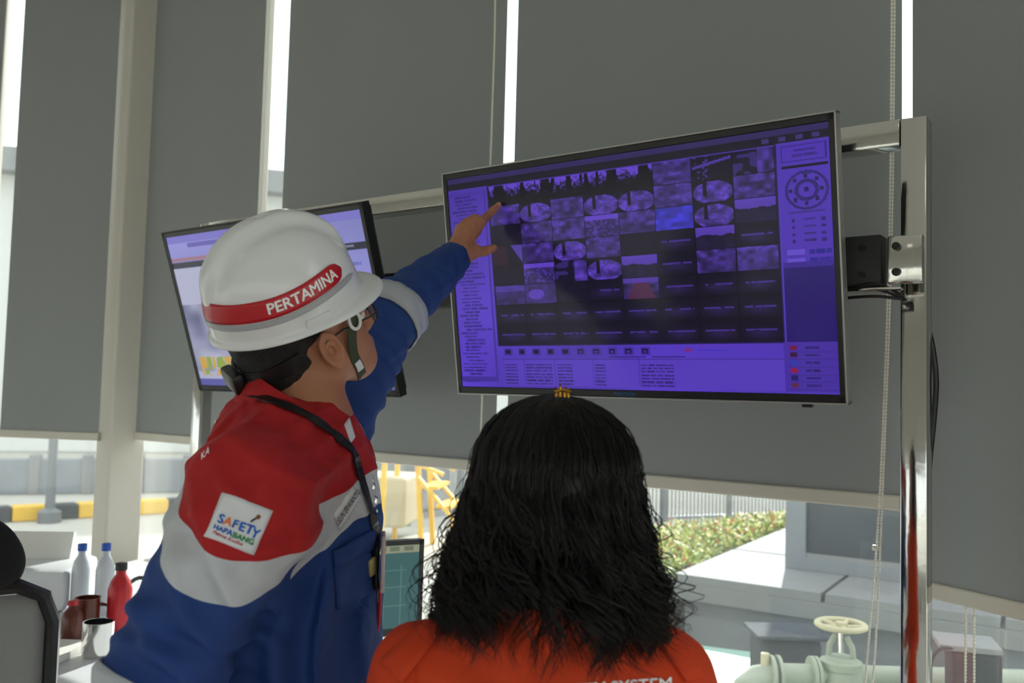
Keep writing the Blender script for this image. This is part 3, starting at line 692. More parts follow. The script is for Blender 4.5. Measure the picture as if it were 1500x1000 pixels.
# ------------------------------------------------------------------ outdoors
M_['yard'] = mat('yard_concrete', S(186, 182, 172), 0.9, var=0.10, nscale=0.8, bump=0.05, bscale=30)
M_['slab'] = mat('paving_stone', S(142, 142, 143), 0.8, var=0.10, nscale=4, bump=0.05, bscale=60)
M_['stone'] = mat('grey_stone', S(136, 140, 146), 0.7, var=0.12, nscale=5, bump=0.05, bscale=60)
M_['darkstone'] = mat('dark_panel', S(58, 64, 74), 0.35, var=0.1)
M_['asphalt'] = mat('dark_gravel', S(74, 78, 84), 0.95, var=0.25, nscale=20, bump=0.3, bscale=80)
M_['mint'] = mat('mint_paint', S(150, 186, 172), 0.6, var=0.08)
M_['cream'] = mat('cream_paint', S(208, 198, 164), 0.5, var=0.06)
M_['pipegreen'] = mat('pale_green_paint', S(172, 178, 162), 0.5, var=0.08)
M_['yellow'] = mat('yellow_paint', S(232, 186, 60), 0.6, var=0.08)
M_['kblack'] = mat('black_paint', S(62, 64, 70), 0.7, var=0.12)
M_['fence'] = mat('fence_metal', S(120, 124, 128), 0.5, 0.4)
M_['leafA'] = mat('leaf_green', S(120, 150, 52), 0.6, var=0.2); M_['leafB'] = mat('leaf_yellow_green', S(186, 190, 84), 0.6, var=0.2); M_['petal'] = mat('red_petal', S(206, 74, 56), 0.6, var=0.15)
M_['soil'] = mat('garden_soil', S(86, 84, 52), 0.95, var=0.2)
ZG = -0.03
def gz(x, y, z=ZG): p = atZ(x, y, z); return np.array([p[0], p[1], z])
tag(MB().prism([(-90, -60), (60, -60), (60, 110), (-90, 110)], ZG-0.3, ZG-0.0).build('ground', M_['yard']), kind='structure')
def striped_kerb(label, p, q, h, w, n, first):
    e = empty('striped_kerb', tuple(p), label=label, cat='kerb', group='yellow and black kerbs in the yard')
    d = q-p
    for k in range(n):
        a, b = d*k/n, d*(k+1)/n; c = (a+b)/2; L = np.linalg.norm(b-a); o = MB().box((c[0], c[1], h/2), (L-0.01, w, h), rz=math.atan2(d[1], d[0]), bev=0.02).build('kerb_block', M_['yellow' if (k+first) % 2 == 0 else 'kblack'], e)
striped_kerb('far yellow and black striped kerb across the yard, left of the corner post', gz(-90, 769), gz(400, 742), 0.17, 0.2, 11, 0)
striped_kerb('near yellow and black striped kerb behind the desk clutter', gz(-70, 872), gz(330, 838), 0.15, 0.18, 9, 1)
e = empty('barrier_wall', tuple(gz(-200, 726)), label='low grey concrete barrier wall at the back of the yard', cat='wall')
p, q = gz(-200, 726), gz(660, 716); d = q-p
for k in range(12):
    c = d*(k+0.5)/12; MB().box((c[0], c[1], 0.24), (np.linalg.norm(d)/12-0.06, 0.16, 0.48), rz=math.atan2(d[1], d[0]), bev=0.02).build('panel', M_['stone'], e)
    c = d*k/12; MB().box((c[0], c[1], 0.27), (0.14, 0.22, 0.54), rz=math.atan2(d[1], d[0]), bev=0.02).build('post', M_['slab'], e)
e = empty('warehouse', tuple(gz(120, 640)), rz=0.9, label='long pale warehouse far beyond the yard', cat='building')
MB().box((0, 0, 3.0), (60, 12, 6), bev=0.05).build('wall', mat('pale_cladding', S(214, 214, 210), 0.8), e)
MB().box((0, 0, 6.2), (61, 13, 0.5)).build('roof', M_['slab'], e)
for k in range(10): MB().box((-26+5.6*k, -6.03, 2.4), (2.6, 0.1, 1.6)).build('window', M_['darkstone'], e)
p = gz(72, 765)
e = empty('lamp_post', tuple(p), label='thin grey lamp post standing behind the far striped kerb', cat='lamp post')
MB().lathe((0, 0, 0), [(0.12, 0), (0.12, 0.12), (0.05, 0.16), (0.04, 4.0)], 12).build('pole', M_['fence'], e, True); MB().bar((0, 0, 4.0), (0.9, 0, 4.2), 0.06).build('arm', M_['fence'], e); MB().box((1.0, 0, 4.2), (0.4, 0.16, 0.08), bev=0.02).build('lamp_head', M_['fence'], e)
# yellow loading steps
p = gz(575, 800); e = empty('loading_steps', tuple(p), rz=0.5, label='yellow loading steps with a beige tank behind, outside the window', cat='steps')
MB().box((-0.35, 0.4, 0.42), (0.9, 0.7, 0.5), bev=0.03).build('tank', mat('beige_tank', S(190, 180, 150), 0.6), e)
for x in (-0.05, 0.35):
    for y in (-0.25, 0.25): MB().bar((x, y, 0), (x*0.8, y, 0.95), 0.045).build('leg', M_['yellow'], e)
for k in range(4): MB().box((0.42+0.14*k, 0, 0.62-0.18*k), (0.16, 0.55, 0.03)).build('tread', M_['yellow'], e)
for y in (-0.29, 0.29):
    MB().bar((0.3, y, 0.72), (0.95, y, 0.02), 0.05, 0.03).build('stringer', M_['yellow'], e); MB().bar((0.0, y, 0.95), (0.55, y, 0.75), 0.035).build('handrail', M_['yellow'], e)
def fence(label, p, q, h, npost, bars):
    e = empty('fence', tuple(p), label=label, cat='fence', group='thin metal fences round the yard'); d = q-p; L = np.linalg.norm(d); u = d/L
    for k in range(npost+1): c = d*k/npost; MB().box((c[0], c[1], h/2), (0.06, 0.06, h)).build('post', M_['fence'], e)
    for z in (0.15, h-0.08): MB().bar((0, 0, z), (d[0], d[1], z), 0.035).build('rail', M_['fence'], e)
    m = MB()
    for k in range(bars): c = d*(k+0.5)/bars; m.box((c[0], c[1], h/2), (0.014, 0.014, h-0.1))
    tag(m.build('bars', M_['fence'], e), kind='stuff')
fence('thin vertical-bar fence beyond the flower bed', gz(870, 782), gz(1240, 766), 1.1, 4, 70)
fence('thin pale fence beyond the yellow loading steps', gz(596, 770), gz(740, 748), 0.85, 2, 40)
# flower bed beside the plinth
ZP = 0.40
bed = [atZ(x, y, 0.36) for x, y in [(830, 905), (985, 846), (1150, 776), (1190, 757), (1085, 764), (940, 782), (800, 805)]]
c0 = np.mean(bed, 0); e = empty('flower_bed', (c0[0], c0[1], ZG), label='sunlit raised bed of green plants with red flowers', cat='flower bed')
MB().prism([(p[0]-c0[0], p[1]-c0[1]) for p in bed], 0, 0.38).build('soil', M_['soil'], e)
def inside(x, y, P):
    r = False
    for i in range(len(P)):
        (x1, y1), (x2, y2) = P[i][:2], P[i-1][:2]
        if (y1 > y) != (y2 > y) and x < (x2-x1)*(y-y1)/(y2-y1)+x1: r = not r
    return r
bx0, bx1 = min(p[0] for p in bed), max(p[0] for p in bed); by0, by1 = min(p[1] for p in bed), max(p[1] for p in bed); rg = np.random.default_rng(4)
for nm, m, n, hh, sz in (('green_leaves', 'leafA', 6500, 0.10, 0.045), ('pale_leaves', 'leafB', 5000, 0.13, 0.045), ('red_flowers', 'petal', 1100, 0.15, 0.035)):
    V, F = [], []
    while len(F) < n:
        x, y = rg.uniform(bx0, bx1), rg.uniform(by0, by1)
        if not inside(x, y, bed): continue
        z = 0.35+hh*rg.random(); a = rg.uniform(0, 6.28); t = rg.uniform(0.2, 1.1); u = np.array([math.cos(a)*math.cos(t), math.sin(a)*math.cos(t), math.sin(t)]); w = np.array([-math.sin(a), math.cos(a), 0])*0.4; c = np.array([x-c0[0], y-c0[1], z]); s = sz*rg.uniform(0.6, 1.3); b = len(V)
        V += [c-u*s*0.5, c+w*s*0.6, c+u*s*0.7, c-w*s*0.6]; F.append((b, b+1, b+2, b+3))
    tag(link(nm, raw_mesh(nm, V, F), M_[m], e), kind='stuff')
# paved plinth with the stone monument
A, B, Cc = atZ(985, 840, ZP), atZ(1150, 772, ZP), atZ(1310, 885, ZP)
fd = (Cc-A)/np.linalg.norm(Cc-A); sdv = (B-A)/np.linalg.norm(B-A); LB = np.linalg.norm(B-A)*1.35
pl = empty('plinth', (A[0], A[1], ZG), label='low paved grey plinth outside the window behind the woman', cat='plinth')
nx_, ny_ = 5, 3; sxl, syl = 4.6/nx_, LB/ny_
for i in range(nx_):
    for j in range(ny_):
        g = 0.014; P = [fd*(sxl*a)+sdv*(syl*b) for a, b in ((i+g, j+g), (i+1-g, j+g), (i+1-g, j+1-g), (i+g, j+1-g))]
        MB().prism([(p[0], p[1]) for p in P], ZP-ZG-0.05, ZP-ZG+0.002*rg.random()).build('paving_slab', M_['slab'], pl)
P = [fd*a+sdv*b for a, b in ((0.0, 0.0), (4.6, 0.0), (4.6, LB), (0.0, LB))]
MB().prism([(p[0], p[1]) for p in P], ZP-ZG-0.15, ZP-ZG-0.052).build('edge_course', M_['slab'], pl)
P = [fd*a+sdv*b for a, b in ((0.06, 0.07), (4.55, 0.07), (4.55, LB), (0.06, LB))]
MB().prism([(p[0], p[1]) for p in P], 0, ZP-ZG-0.152).build('base', M_['stone'], pl)
mo = atZ(1150, 832, ZP); mn = empty('monument', (mo[0], mo[1], ZP+0.004), label='tall grey stone monument with a dark inset panel on the plinth', cat='monument')
def mpoly(a0, a1, b0, b1): return [(fd*a+sdv*b)[:2] for a, b in ((a0, b0), (a1, b0), (a1, b1), (a0, b1))]
MB().prism(mpoly(0, 2.4, 0.05, 0.9), 0.0, 2.4).build('body', M_['stone'], mn)
MB().prism(mpoly(0, 0.13, 0.0, 0.06), 0.085, 2.4).build('frame_side', M_['stone'], mn); MB().prism(mpoly(2.27, 2.4, 0.0, 0.06), 0.085, 2.4).build('frame_side', M_['stone'], mn)
MB().prism(mpoly(0, 2.4, 0.0, 0.06), 0.0, 0.085).build('base_course', M_['stone'], mn); MB().prism(mpoly(0.14, 2.26, 0.03, 0.06), 0.10, 1.6).build('inset_panel', M_['darkstone'], mn)
MB().prism(mpoly(0.13, 2.27, 0.01, 0.05), 0.085, 0.11).build('panel_sill', M_['slab'], mn)
# pipework just outside the glass
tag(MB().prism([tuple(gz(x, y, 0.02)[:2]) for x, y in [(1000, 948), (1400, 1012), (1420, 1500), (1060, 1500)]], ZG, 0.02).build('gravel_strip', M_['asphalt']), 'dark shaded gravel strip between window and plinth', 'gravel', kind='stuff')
pad = [tuple(atZ(x, y, 0.12)[:2]) for x, y in [(1025, 945), (1130, 958), (1420, 990), (1500, 1250), (1100, 1250)]]
tag(MB().prism(pad, 0.021, 0.12).build('pipe_pad', M_['mint']), 'mint green painted pad under the pipe valve', 'pad')
vp = at(1232, 915, 3.3); V0 = np.array([vp[0], vp[1], ZG])
vv = empty('pipe_valve', tuple(V0), label='pale green pipe with a cream spoked handwheel just outside the window', cat='valve')
zw = vp[2]-ZG; wheel = MB(); wheel.ring((0, 0, zw), 0.085, 0.011, n=36, m=10); wh_ = wheel.build('handwheel', M_['cream'], vv, True)
for k in range(5): a = 2*math.pi*k/5+0.3; MB().tube([(0.012*math.cos(a), 0.012*math.sin(a), zw-0.006), (0.084*math.cos(a), 0.084*math.sin(a), zw)], 0.008, 8).build('spoke', M_['cream'], wh_, True)
MB().lathe((0, 0, zw-0.015), [(0.02, 0), (0.024, 0.01), (0.02, 0.026)], 16).build('hub', M_['cream'], wh_, True)
MB().lathe((0, 0, 0), [(0.012, zw-0.10), (0.012, zw-0.01)], 12).build('stem', M_['chrome'], vv, True)
for s in (-1, 1): MB().tube([(s*0.045, 0, zw-0.125), (s*0.04, 0, zw-0.075), (s*0.02, 0, zw-0.04)], 0.011, 8).build('yoke_arm', M_['pipegreen'], vv, True)
MB().lathe((0, 0, 0), [(0.075, zw-0.155), (0.075, zw-0.13), (0.055, zw-0.125), (0.05, zw-0.115)], 20).build('bonnet', M_['pipegreen'], vv, True)
MB().lathe((0, 0, 0), [(0.06, zw-0.28), (0.085, zw-0.22), (0.07, zw-0.155)], 20).build('body', M_['pipegreen'], vv, True)
pdir = -CR.copy(); pdir[2] = 0; pdir /= np.linalg.norm(pdir); zp = zw-0.185
Rl = lambda t, z, o=0: tuple(pdir*t+np.array([0, 0, z])+np.array([pdir[1], -pdir[0], 0])*o)
MB().tube([Rl(0.06, zp), Rl(0.24, zp)], 0.040, 16).build('pipe', M_['pipegreen'], vv, True)
for t in (0.085, 0.10, 0.225, 0.25): MB().tube([Rl(t, zp), Rl(t+0.012, zp)], 0.068, 20).build('flange', M_['pipegreen'], vv, True)
MB().tube([Rl(0.25, zp), Rl(0.31, zp-0.012), Rl(0.355, zp-0.05), Rl(0.375, zp-0.11), Rl(0.375, 0.155)], 0.042, 16).build('elbow', M_['pipegreen'], vv, True)
MB().tube([Rl(-0.06, zp), Rl(-0.9, zp)], 0.040, 16).build('pipe', M_['pipegreen'], vv, True)
MB().tube([Rl(-0.02, 0.155), Rl(-0.02, zw-0.27)], 0.03, 12).build('support', M_['pipegreen'], vv, True)
MB().tube([Rl(0.28, zp+0.03), Rl(0.28, zp+0.075)], 0.016, 10).build('vent', M_['cream'], vv, True)
bp_ = at(1150, 945, 3.8); e = empty('equipment_box', (bp_[0], bp_[1], 0.121), rz=YAW, label='dark grey equipment box behind the pipe valve', cat='box')
hb = bp_[2]+0.05-0.121; MB().box((0, 0, hb/2), (0.26, 0.20, hb), bev=0.03).build('housing', M_['kblack'], e); MB().box((0, 0, hb+0.008), (0.30, 0.24, 0.016), bev=0.005).build('lid', M_['asphalt'], e)
# below the right-hand blind
b2 = at(1425, 1010, 3.0); e = empty('pump_box', (b2[0], b2[1], 0.121), rz=YAW-0.3, label='dark pump box outside below the right-hand blind', cat='box')
hb = at(1425, 948, 3.0)[2]-0.121; MB().box((0, 0, hb/2), (0.15, 0.16, hb), bev=0.01).build('housing', M_['kblack'], e); MB().box((-0.02, 0, hb+0.01), (0.19, 0.18, 0.02), bev=0.004).build('lid', M_['slab'], e)
tag(wparent(MB().tube(spline([at(1362, 1000, 2.95), at(1365, 965, 2.95), at(1378, 950, 2.95), at(1396, 949, 2.95)], 16), 0.006, 8).build('hose', M_['kblack'], None, True), e), None)
# ------------------------------------------------------------------ people
M_['skin'] = mat('skin', S(176, 118, 88), 0.55, var=0.10, nscale=30, bump=0.05, bscale=300)
M_['hairm'] = mat('short_black_hair', S(20, 17, 16), 0.6, var=0.3, nscale=120, bump=0.6, bscale=350)
M_['hair'] = mat('long_black_hair', S(9, 8, 8), 0.42, var=0.3, nscale=60, spec=0.4)
M_['orange'] = mat('orange_cloth', S(206, 60, 14), 0.85, var=0.07, nscale=6, bump=0.12, bscale=700)
M_['helmet'] = mat('white_helmet_shell', S(226, 226, 228), 0.22, var=0.01, coat=0.3)
M_['redband'] = mat('red_vinyl', S(186, 22, 36), 0.3, var=0.03)
M_['greyband'] = mat('grey_vinyl', S(168, 168, 172), 0.35, var=0.02)
M_['letter'] = mat('white_letters', S(240, 240, 240), 0.5, var=0.0)
M_['ink'] = mat('black_letters', S(30, 30, 36), 0.6, var=0.0)
M_['tape'] = mat('silver_tape', S(178, 182, 190), 0.45, var=0.05, bump=0.1, bscale=600)
M_['patch'] = mat('white_patch', S(222, 222, 226), 0.6, var=0.02, bump=0.05, bscale=500)
M_['strapg'] = mat('olive_strap', S(58, 66, 46), 0.8, var=0.1)
M_['lany'] = mat('black_lanyard', S(18, 18, 20), 0.5, var=0.2, bump=0.1, bscale=500)
M_['shoe'] = mat('black_leather', S(24, 22, 22), 0.4, var=0.1)
M_['gold'] = mat('gold_clip', S(200, 150, 60), 0.25, 1.0)
def banded_mat():
    """red yoke, white stripe, blue coverall; the seams follow the garment through a stored distance"""
    m = bpy.data.materials.new('banded_coverall'); m.use_nodes = True; nt = m.node_tree; b = nt.nodes['Principled BSDF']
    a = nt.nodes.new('ShaderNodeAttribute'); a.attribute_name = 'band'
    r = nt.nodes.new('ShaderNodeMapRange'); r.inputs[1].default_value = -0.5; r.inputs[2].default_value = 0.5; nt.links.new(a.outputs['Fac'], r.inputs[0])
    c = nt.nodes.new('ShaderNodeValToRGB'); c.color_ramp.interpolation = 'CONSTANT'; e = c.color_ramp.elements
    e[0].position = 0; e[0].color = S(176, 20, 26); e[1].position = 0.5; e[1].color = S(196, 198, 204)
    n = c.color_ramp.elements.new(0.543); n.color = S(26, 60, 126)
    for pos, col in ((0.70, S(196, 198, 204)), (0.75, S(26, 60, 126)), (0.80, S(196, 198, 204)), (0.86, S(26, 60, 126))):
        n = c.color_ramp.elements.new(pos); n.color = col
    nt.links.new(r.outputs[0], c.inputs[0]); 
    tc = nt.nodes.new('ShaderNodeTexCoord'); nz = nt.nodes.new('ShaderNodeTexNoise'); nz.inputs['Scale'].default_value = 9; nz.inputs['Detail'].default_value = 4; nt.links.new(tc.outputs['Object'], nz.inputs['Vector'])
    mr = nt.nodes.new('ShaderNodeMapRange'); mr.inputs[3].default_value = 0.90; mr.inputs[4].default_value = 1.08; nt.links.new(nz.outputs['Fac'], mr.inputs[0])
    mx = nt.nodes.new('ShaderNodeMix'); mx.data_type = 'RGBA'; mx.blend_type = 'MULTIPLY'; mx.inputs[0].default_value = 1
    nt.links.new(c.outputs[0], mx.inputs[6]); nt.links.new(mr.outputs[0], mx.inputs[7]); nt.links.new(mx.outputs[2], b.inputs['Base Color'])
    n2 = nt.nodes.new('ShaderNodeTexNoise'); n2.inputs['Scale'].default_value = 700; nt.links.new(tc.outputs['Object'], n2.inputs['Vector'])
    bp = nt.nodes.new('ShaderNodeBump'); bp.inputs['Strength'].default_value = 0.1; bp.inputs['Distance'].default_value = 0.01
    nt.links.new(n2.outputs['Fac'], bp.inputs['Height']); nt.links.new(bp.outputs[0], b.inputs['Normal']); b.inputs['Roughness'].default_value = 0.8; return m
M_['banded'] = banded_mat()

# ---- the man: head frame (x forward, y left, z up; origin in the helmet's rim plane)
HM = np.array([[0.5048, -0.8441, 0.1806], [0.7955, 0.3738, -0.4769], [0.3351, 0.3844, 0.8602]]); HM, _ = np.linalg.qr(HM); HM *= np.sign(np.diag(HM.T @ np.array([[0.5048, -0.8441, 0.1806], [0.7955, 0.3738, -0.4769], [0.3351, 0.3844, 0.8602]])))
def _rot(k, a):
    k = np.array(k, float); K = np.array([[0, -k[2], k[1]], [k[2], 0, -k[0]], [-k[1], k[0], 0]]); return np.eye(3)+math.sin(a)*K+(1-math.cos(a))*K@K
HM = HM@_rot((0, 1, 0), math.radians(-4))@_rot((0, 0, 1), math.radians(9))
HO = at(424, 448, 1.449)
def hl(*p): return HO+HM@np.array(p, float)
def hf(x, y, z): return hl(x+0.016, y, z)      # the face sits a little forward in the helmet
NB = at(452, 612, 1.46)
SR = at(360, 744, 1.235); ER = at(240, 988, 1.17); WR = at(335, 1160, 1.17)
SL = at(470, 645, 1.66); EL = at(574, 458, 1.84); WL = at(667, 377, 2.06)
C1 = at(424, 735, 1.45); C2 = at(412, 870, 1.44); C3 = at(428, 1020, 1.44); C4 = at(430, 1150, 1.46)
TF = CR*0.97-CF*0.10; TF[2] = 0; TF /= np.linalg.norm(TF)      # chest direction
TS = np.array([-TF[1], TF[0], 0])                               # his left
man = empty('person', (C4[0], C4[1], 0), label='man in white helmet and red and blue coverall pointing at the big screen', cat='person')
def put(o): return wparent(o, man)
# coverall
HIPR = C4-TS*0.095; HIPL = C4+TS*0.095
ANR = np.array([HIPR[0]-0.02, HIPR[1]-0.02, 0.10]); ANL = np.array([HIPL[0]+0.02, HIPL[1]+0.05, 0.10])
KNR = (HIPR+ANR)/2+TF*0.03; KNL = (HIPL+ANL)/2+TF*0.03
torso = [rc(C1, C2, 0.185, 0.19, 0.04, TF, 0.74), rc(C2, C3, 0.185, 0.18, 0.04, TF, 0.78), rc(C3, C4, 0.175, 0.18, 0.05, TF, 0.80),
         rc(NB-CU*0.075-CR*0.02, C1, 0.082, 0.13, 0.06), rc(SR+CR*0.01+CU*0.012, SL-CU*0.01, 0.072, 0.065, 0.07), rc(at(388, 640, 1.47), C1, 0.075, 0.12, 0.05)]
armR = [rc(SR, ER, 0.092, 0.071, 0.05), rc(ER, WR, 0.068, 0.052, 0.03)]
armL = [rc(SL, EL, 0.080, 0.062, 0.05), rc(EL, WL, 0.062, 0.043, 0.03)]
legs = [rc(HIPR, KNR, 0.105, 0.085, 0.03), rc(KNR, ANR, 0.085, 0.075, 0.03), rc(HIPL, KNL, 0.105, 0.085, 0.03), rc(KNL, ANL, 0.085, 0.075, 0.03)]
fT, fR, fL, fG = sdf(torso), sdf(armR), sdf(armL), sdf(legs)
def axis_t(X, a, b): ab = b-a; return ((X-a)@ab)/np.linalg.norm(ab)
def ruck(X, a, b, lam, amp, c0, wid):
    """creases running round a sleeve, strongest at distance c0 along it"""
    t = axis_t(X, a, b); d = X-a; u = (b-a)/np.linalg.norm(b-a); p = d-np.outer(t, u); ph = p@CR*18+p@CU*11
    return amp*np.sin(t*2*math.pi/lam+ph*1.6+1.3*np.sin(t*31))*np.exp(-((t-c0)/wid)**2)
def _n(v): return v/np.linalg.norm(v)
FOLDS = [(310, 715, 1.20, _n(CU*0.85-CR*0.5), 0.055, 0.085, 0.008), (395, 700, 1.24, _n(CU*0.9+CR*0.4), 0.07, 0.09, 0.006), (285, 890, 1.12, _n(CU*0.75+CR*0.65), 0.06, 0.13, 0.009),
         (400, 880, 1.25, _n(CU*0.5-CR*0.85), 0.07, 0.11, 0.010), (480, 930, 1.32, _n(CR*0.9+CU*0.25), 0.075, 0.16, 0.009), (480, 690, 1.34, _n(CR*0.7-CU*0.7), 0.06, 0.09, 0.006), (340, 640, 1.33, _n(CR*0.6-CU*0.8), 0.05, 0.08, 0.006)]
def fman(X):
    dT, dR, dL, dG = fT(X), fR(X), fL(X), fG(X)
    dR = dR+ruck(X, SR, ER, 0.055, 0.0045, 0.20, 0.12); dL = dL+ruck(X, SL, EL, 0.046, 0.0035, 0.14, 0.12)+ruck(X, EL, WL, 0.06, 0.003, 0.05, 0.10)
    d = smin(dT, dR, 0.045); d = smin(d, dL, 0.05); d = smin(d, dG, 0.05)
    for (cx, cy, cD, dr, lam, rad, amp) in FOLDS:
        q = X-at(cx, cy, cD); w = np.exp(-(q*q).sum(1)/(rad*rad)); ph = (X@dr)*math.pi/lam+1.2*np.sin(q@CU*17+cx)+0.9*np.sin(q@CR*23)
        d = d-1.9*amp*w*((0.5+0.5*np.cos(2*ph))**2-0.35)
    d = d+0.0035*waves(X, 0.16)+0.0022*waves(X+3.1, 0.06)
    # sleeve end cut square at the pointing wrist
    cut = axis_t(X, EL, WL)-(np.linalg.norm(WL-EL)-0.005)
    near = np.linalg.norm(X-WL, axis=1) < 0.16
    return np.where(near, np.maximum(d, cut), d)
lo = np.min([SR, ER, WR, SL, EL, WL, C4, ANR, ANL], 0)-0.17; hi = np.max([SR, ER, WR, SL, EL, WL, NB, C4, ANR, ANL], 0)+0.17; lo[2] = 0.06
mid = 0.93
V1, F1 = surfnets(fman, (lo[0], lo[1], mid-0.02), hi, 0.005)
V2, F2 = surfnets(fman, lo, (hi[0], hi[1], mid), 0.014)
# distance along the garment: sleeves measured down the arm, trunk measured down from the yoke seam
def band_of(V):
    # measure on the smooth cut of the garment, so that creases do not bend the stripes
    fs = lambda X: smin(smin(fT(X), fR(X), 0.045), fL(X), 0.05); h = 0.002; d0_ = fs(V)
    g = np.stack([fs(V+np.eye(3)[k]*h)-d0_ for k in range(3)], 1)/h; g /= np.linalg.norm(g, axis=1)[:, None]+1e-9; V = V-g*np.clip(d0_, -0.03, 0.03)[:, None]
    dT, dR, dL = fT(V), fR(V), fL(V)
    axS = _n(at(250, 985, 1.40)-SR); tR = (V-at(345, 812, 1.15))@axS
    nT = CU*0.72-TF*0.70; nT /= np.linalg.norm(nT); tT = (at(432, 782, 1.30)-V)@nT
    b = np.where(dR < dT+0.012, np.clip(tR, -0.3, 0.15), np.clip(tT, -0.3, 0.15))
    return np.where(dL < dT-0.002, np.clip(axis_t(V, SL, EL)+0.06, -0.3, 0.15), b)
def add_attr(me, name, a):
    at_ = me.attributes.new(name, 'FLOAT', 'POINT'); at_.data.foreach_set('value', a.astype(np.float32))
VV = np.concatenate([V1, V2]); FF = np.concatenate([F1, F2+len(V1)])
me = raw_mesh('coverall', VV, FF); add_attr(me, 'band', band_of(VV)); put(link('coverall', me, M_['banded'], None, True))
bvM = bvh_of(V1, F1)
def ring_band(name, c, ax, r, w, m, parent, f, off=0.003):
    """a stitched band lying on the garment: marches outward rays from inside the sleeve to its surface"""
    ax = ax/np.linalg.norm(ax); x = np.cross(ax, [0.3, 0.2, 1.0]); x /= np.linalg.norm(x); y = np.cross(ax, x); n = 40; mrows = 5
    V = []
    for j in range(mrows):
        o = c+ax*(j/(mrows-1)-0.5)*w
        for k in range(n):
            a = 2*math.pi*k/n; d = x*math.cos(a)+y*math.sin(a); t = np.linspace(0.01, r, 60); val = f(o+np.outer(t, d)); i = np.argmax(val > 0); 
            if val[i] <= 0: i = len(t)-1
            V.append(o+d*(t[i]+off))
    F = [(j*n+k, j*n+(k+1) % n, (j+1)*n+(k+1) % n, (j+1)*n+k) for j in range(mrows-1) for k in range(n)]
    o = link(name, raw_mesh(name, V, F), m, None, True); s = o.modifiers.new('t', 'SOLIDIFY'); s.thickness = 0.004; s.offset = 0
    return wparent(o, parent)
uR = (ER-SR)/np.linalg.norm(ER-SR); uL = (EL-SL)/np.linalg.norm(EL-SL); fL_ = (WL-EL)/np.linalg.norm(WL-EL)
ring_band('sleeve_tape', SR+uR*0.268, uR, 0.13, 0.055, M_['tape'], man, fman)
ring_band('sleeve_tape', at(574, 458, 1.83), uL*0.45+fL_*0.55, 0.11, 0.05, M_['tape'], man, fman)
# collar, standing round the neck
def collar(name, c, ax, fw, r0, r1, h, m, gap=0.5, lift=0.0, n=36):
    ax = ax/np.linalg.norm(ax); fw = fw-ax*(fw@ax); fw /= np.linalg.norm(fw); sd = np.cross(ax, fw); V = []
    for j, (rr, z) in enumerate([(r0*1.06, -0.022), (r0, 0.0), ((r0+r1)/2, h*0.5), (r1, h), (r1*0.97, h*1.02), (r1*0.93, h*0.98), (r0*0.9, -0.02)]):
        for k in range(n+1):
            a = gap/2+(2*math.pi-gap)*k/n; back = (1-math.cos(a))/2
            V.append(c+fw*math.cos(a)*rr*1.05+sd*math.sin(a)*rr+ax*(z*(0.75+0.4*back)+lift*back))
    F = [(j*(n+1)+k, j*(n+1)+k+1, (j+1)*(n+1)+k+1, (j+1)*(n+1)+k) for j in range(6) for k in range(n)]
    o = link(name, raw_mesh(name, V, F), m, None, True); o.modifiers.new('t', 'SOLIDIFY').thickness = 0.003; return o
M_['redcloth'] = mat('red_cloth', S(176, 20, 26), 0.8, var=0.08, bump=0.1, bscale=700)
NA = hl(-0.03, 0, -0.10)-NB
put(collar('collar', at(428, 607, 1.46), CU*0.90+CR*0.36-CF*0.06, TF*0.9+CF*0.3, 0.090, 0.080, 0.040, M_['redcloth'], 0.7, 0.004))

# body: head, neck and the pointing hand with its arm inside the sleeve
head = [el(hf(-0.008, 0, -0.025), HM, (0.098, 0.077, 0.105)), rc(hf(0.035, 0, -0.085), hf(0.062, 0, -0.128), 0.058, 0.040, 0.03),
        rc(hf(0.02, -0.045, -0.10), hf(0.06, -0.015, -0.14), 0.022, 0.022, 0.03), rc(hf(0.02, 0.045, -0.10), hf(0.06, 0.015, -0.14), 0.022, 0.022, 0.03),
        rc(hf(0.05, -0.036, -0.075), hf(0.06, -0.03, -0.09), 0.026, 0.026, 0.02), rc(hf(0.05, 0.036, -0.075), hf(0.06, 0.03, -0.09), 0.026, 0.026, 0.02),
        rc(hf(0.088, 0, -0.042), hf(0.106, 0, -0.080), 0.008, 0.013, 0.012), rc(hf(0.098, -0.012, -0.084), hf(0.098, 0.012, -0.084), 0.008, 0.008, 0.01),
        rc(hf(0.083, -0.045, -0.028), hf(0.083, 0.045, -0.028), 0.012, 0.012, 0.02),
        rc(hf(0.094, -0.018, -0.107), hf(0.094, 0.018, -0.107), 0.006, 0.006, 0.01), rc(hf(0.092, -0.016, -0.117), hf(0.092, 0.016, -0.117), 0.006, 0.006, 0.01),
        rc(hf(0.078, 0, -0.142), hf(0.08, 0, -0.146), 0.02, 0.018, 0.02),
        rc(hf(-0.022, 0, -0.085), NB-CU*0.05, 0.058, 0.066, 0.035), rc(NB-CU*0.03, C1, 0.07, 0.10, 0.05)]
fH = sdf(head)
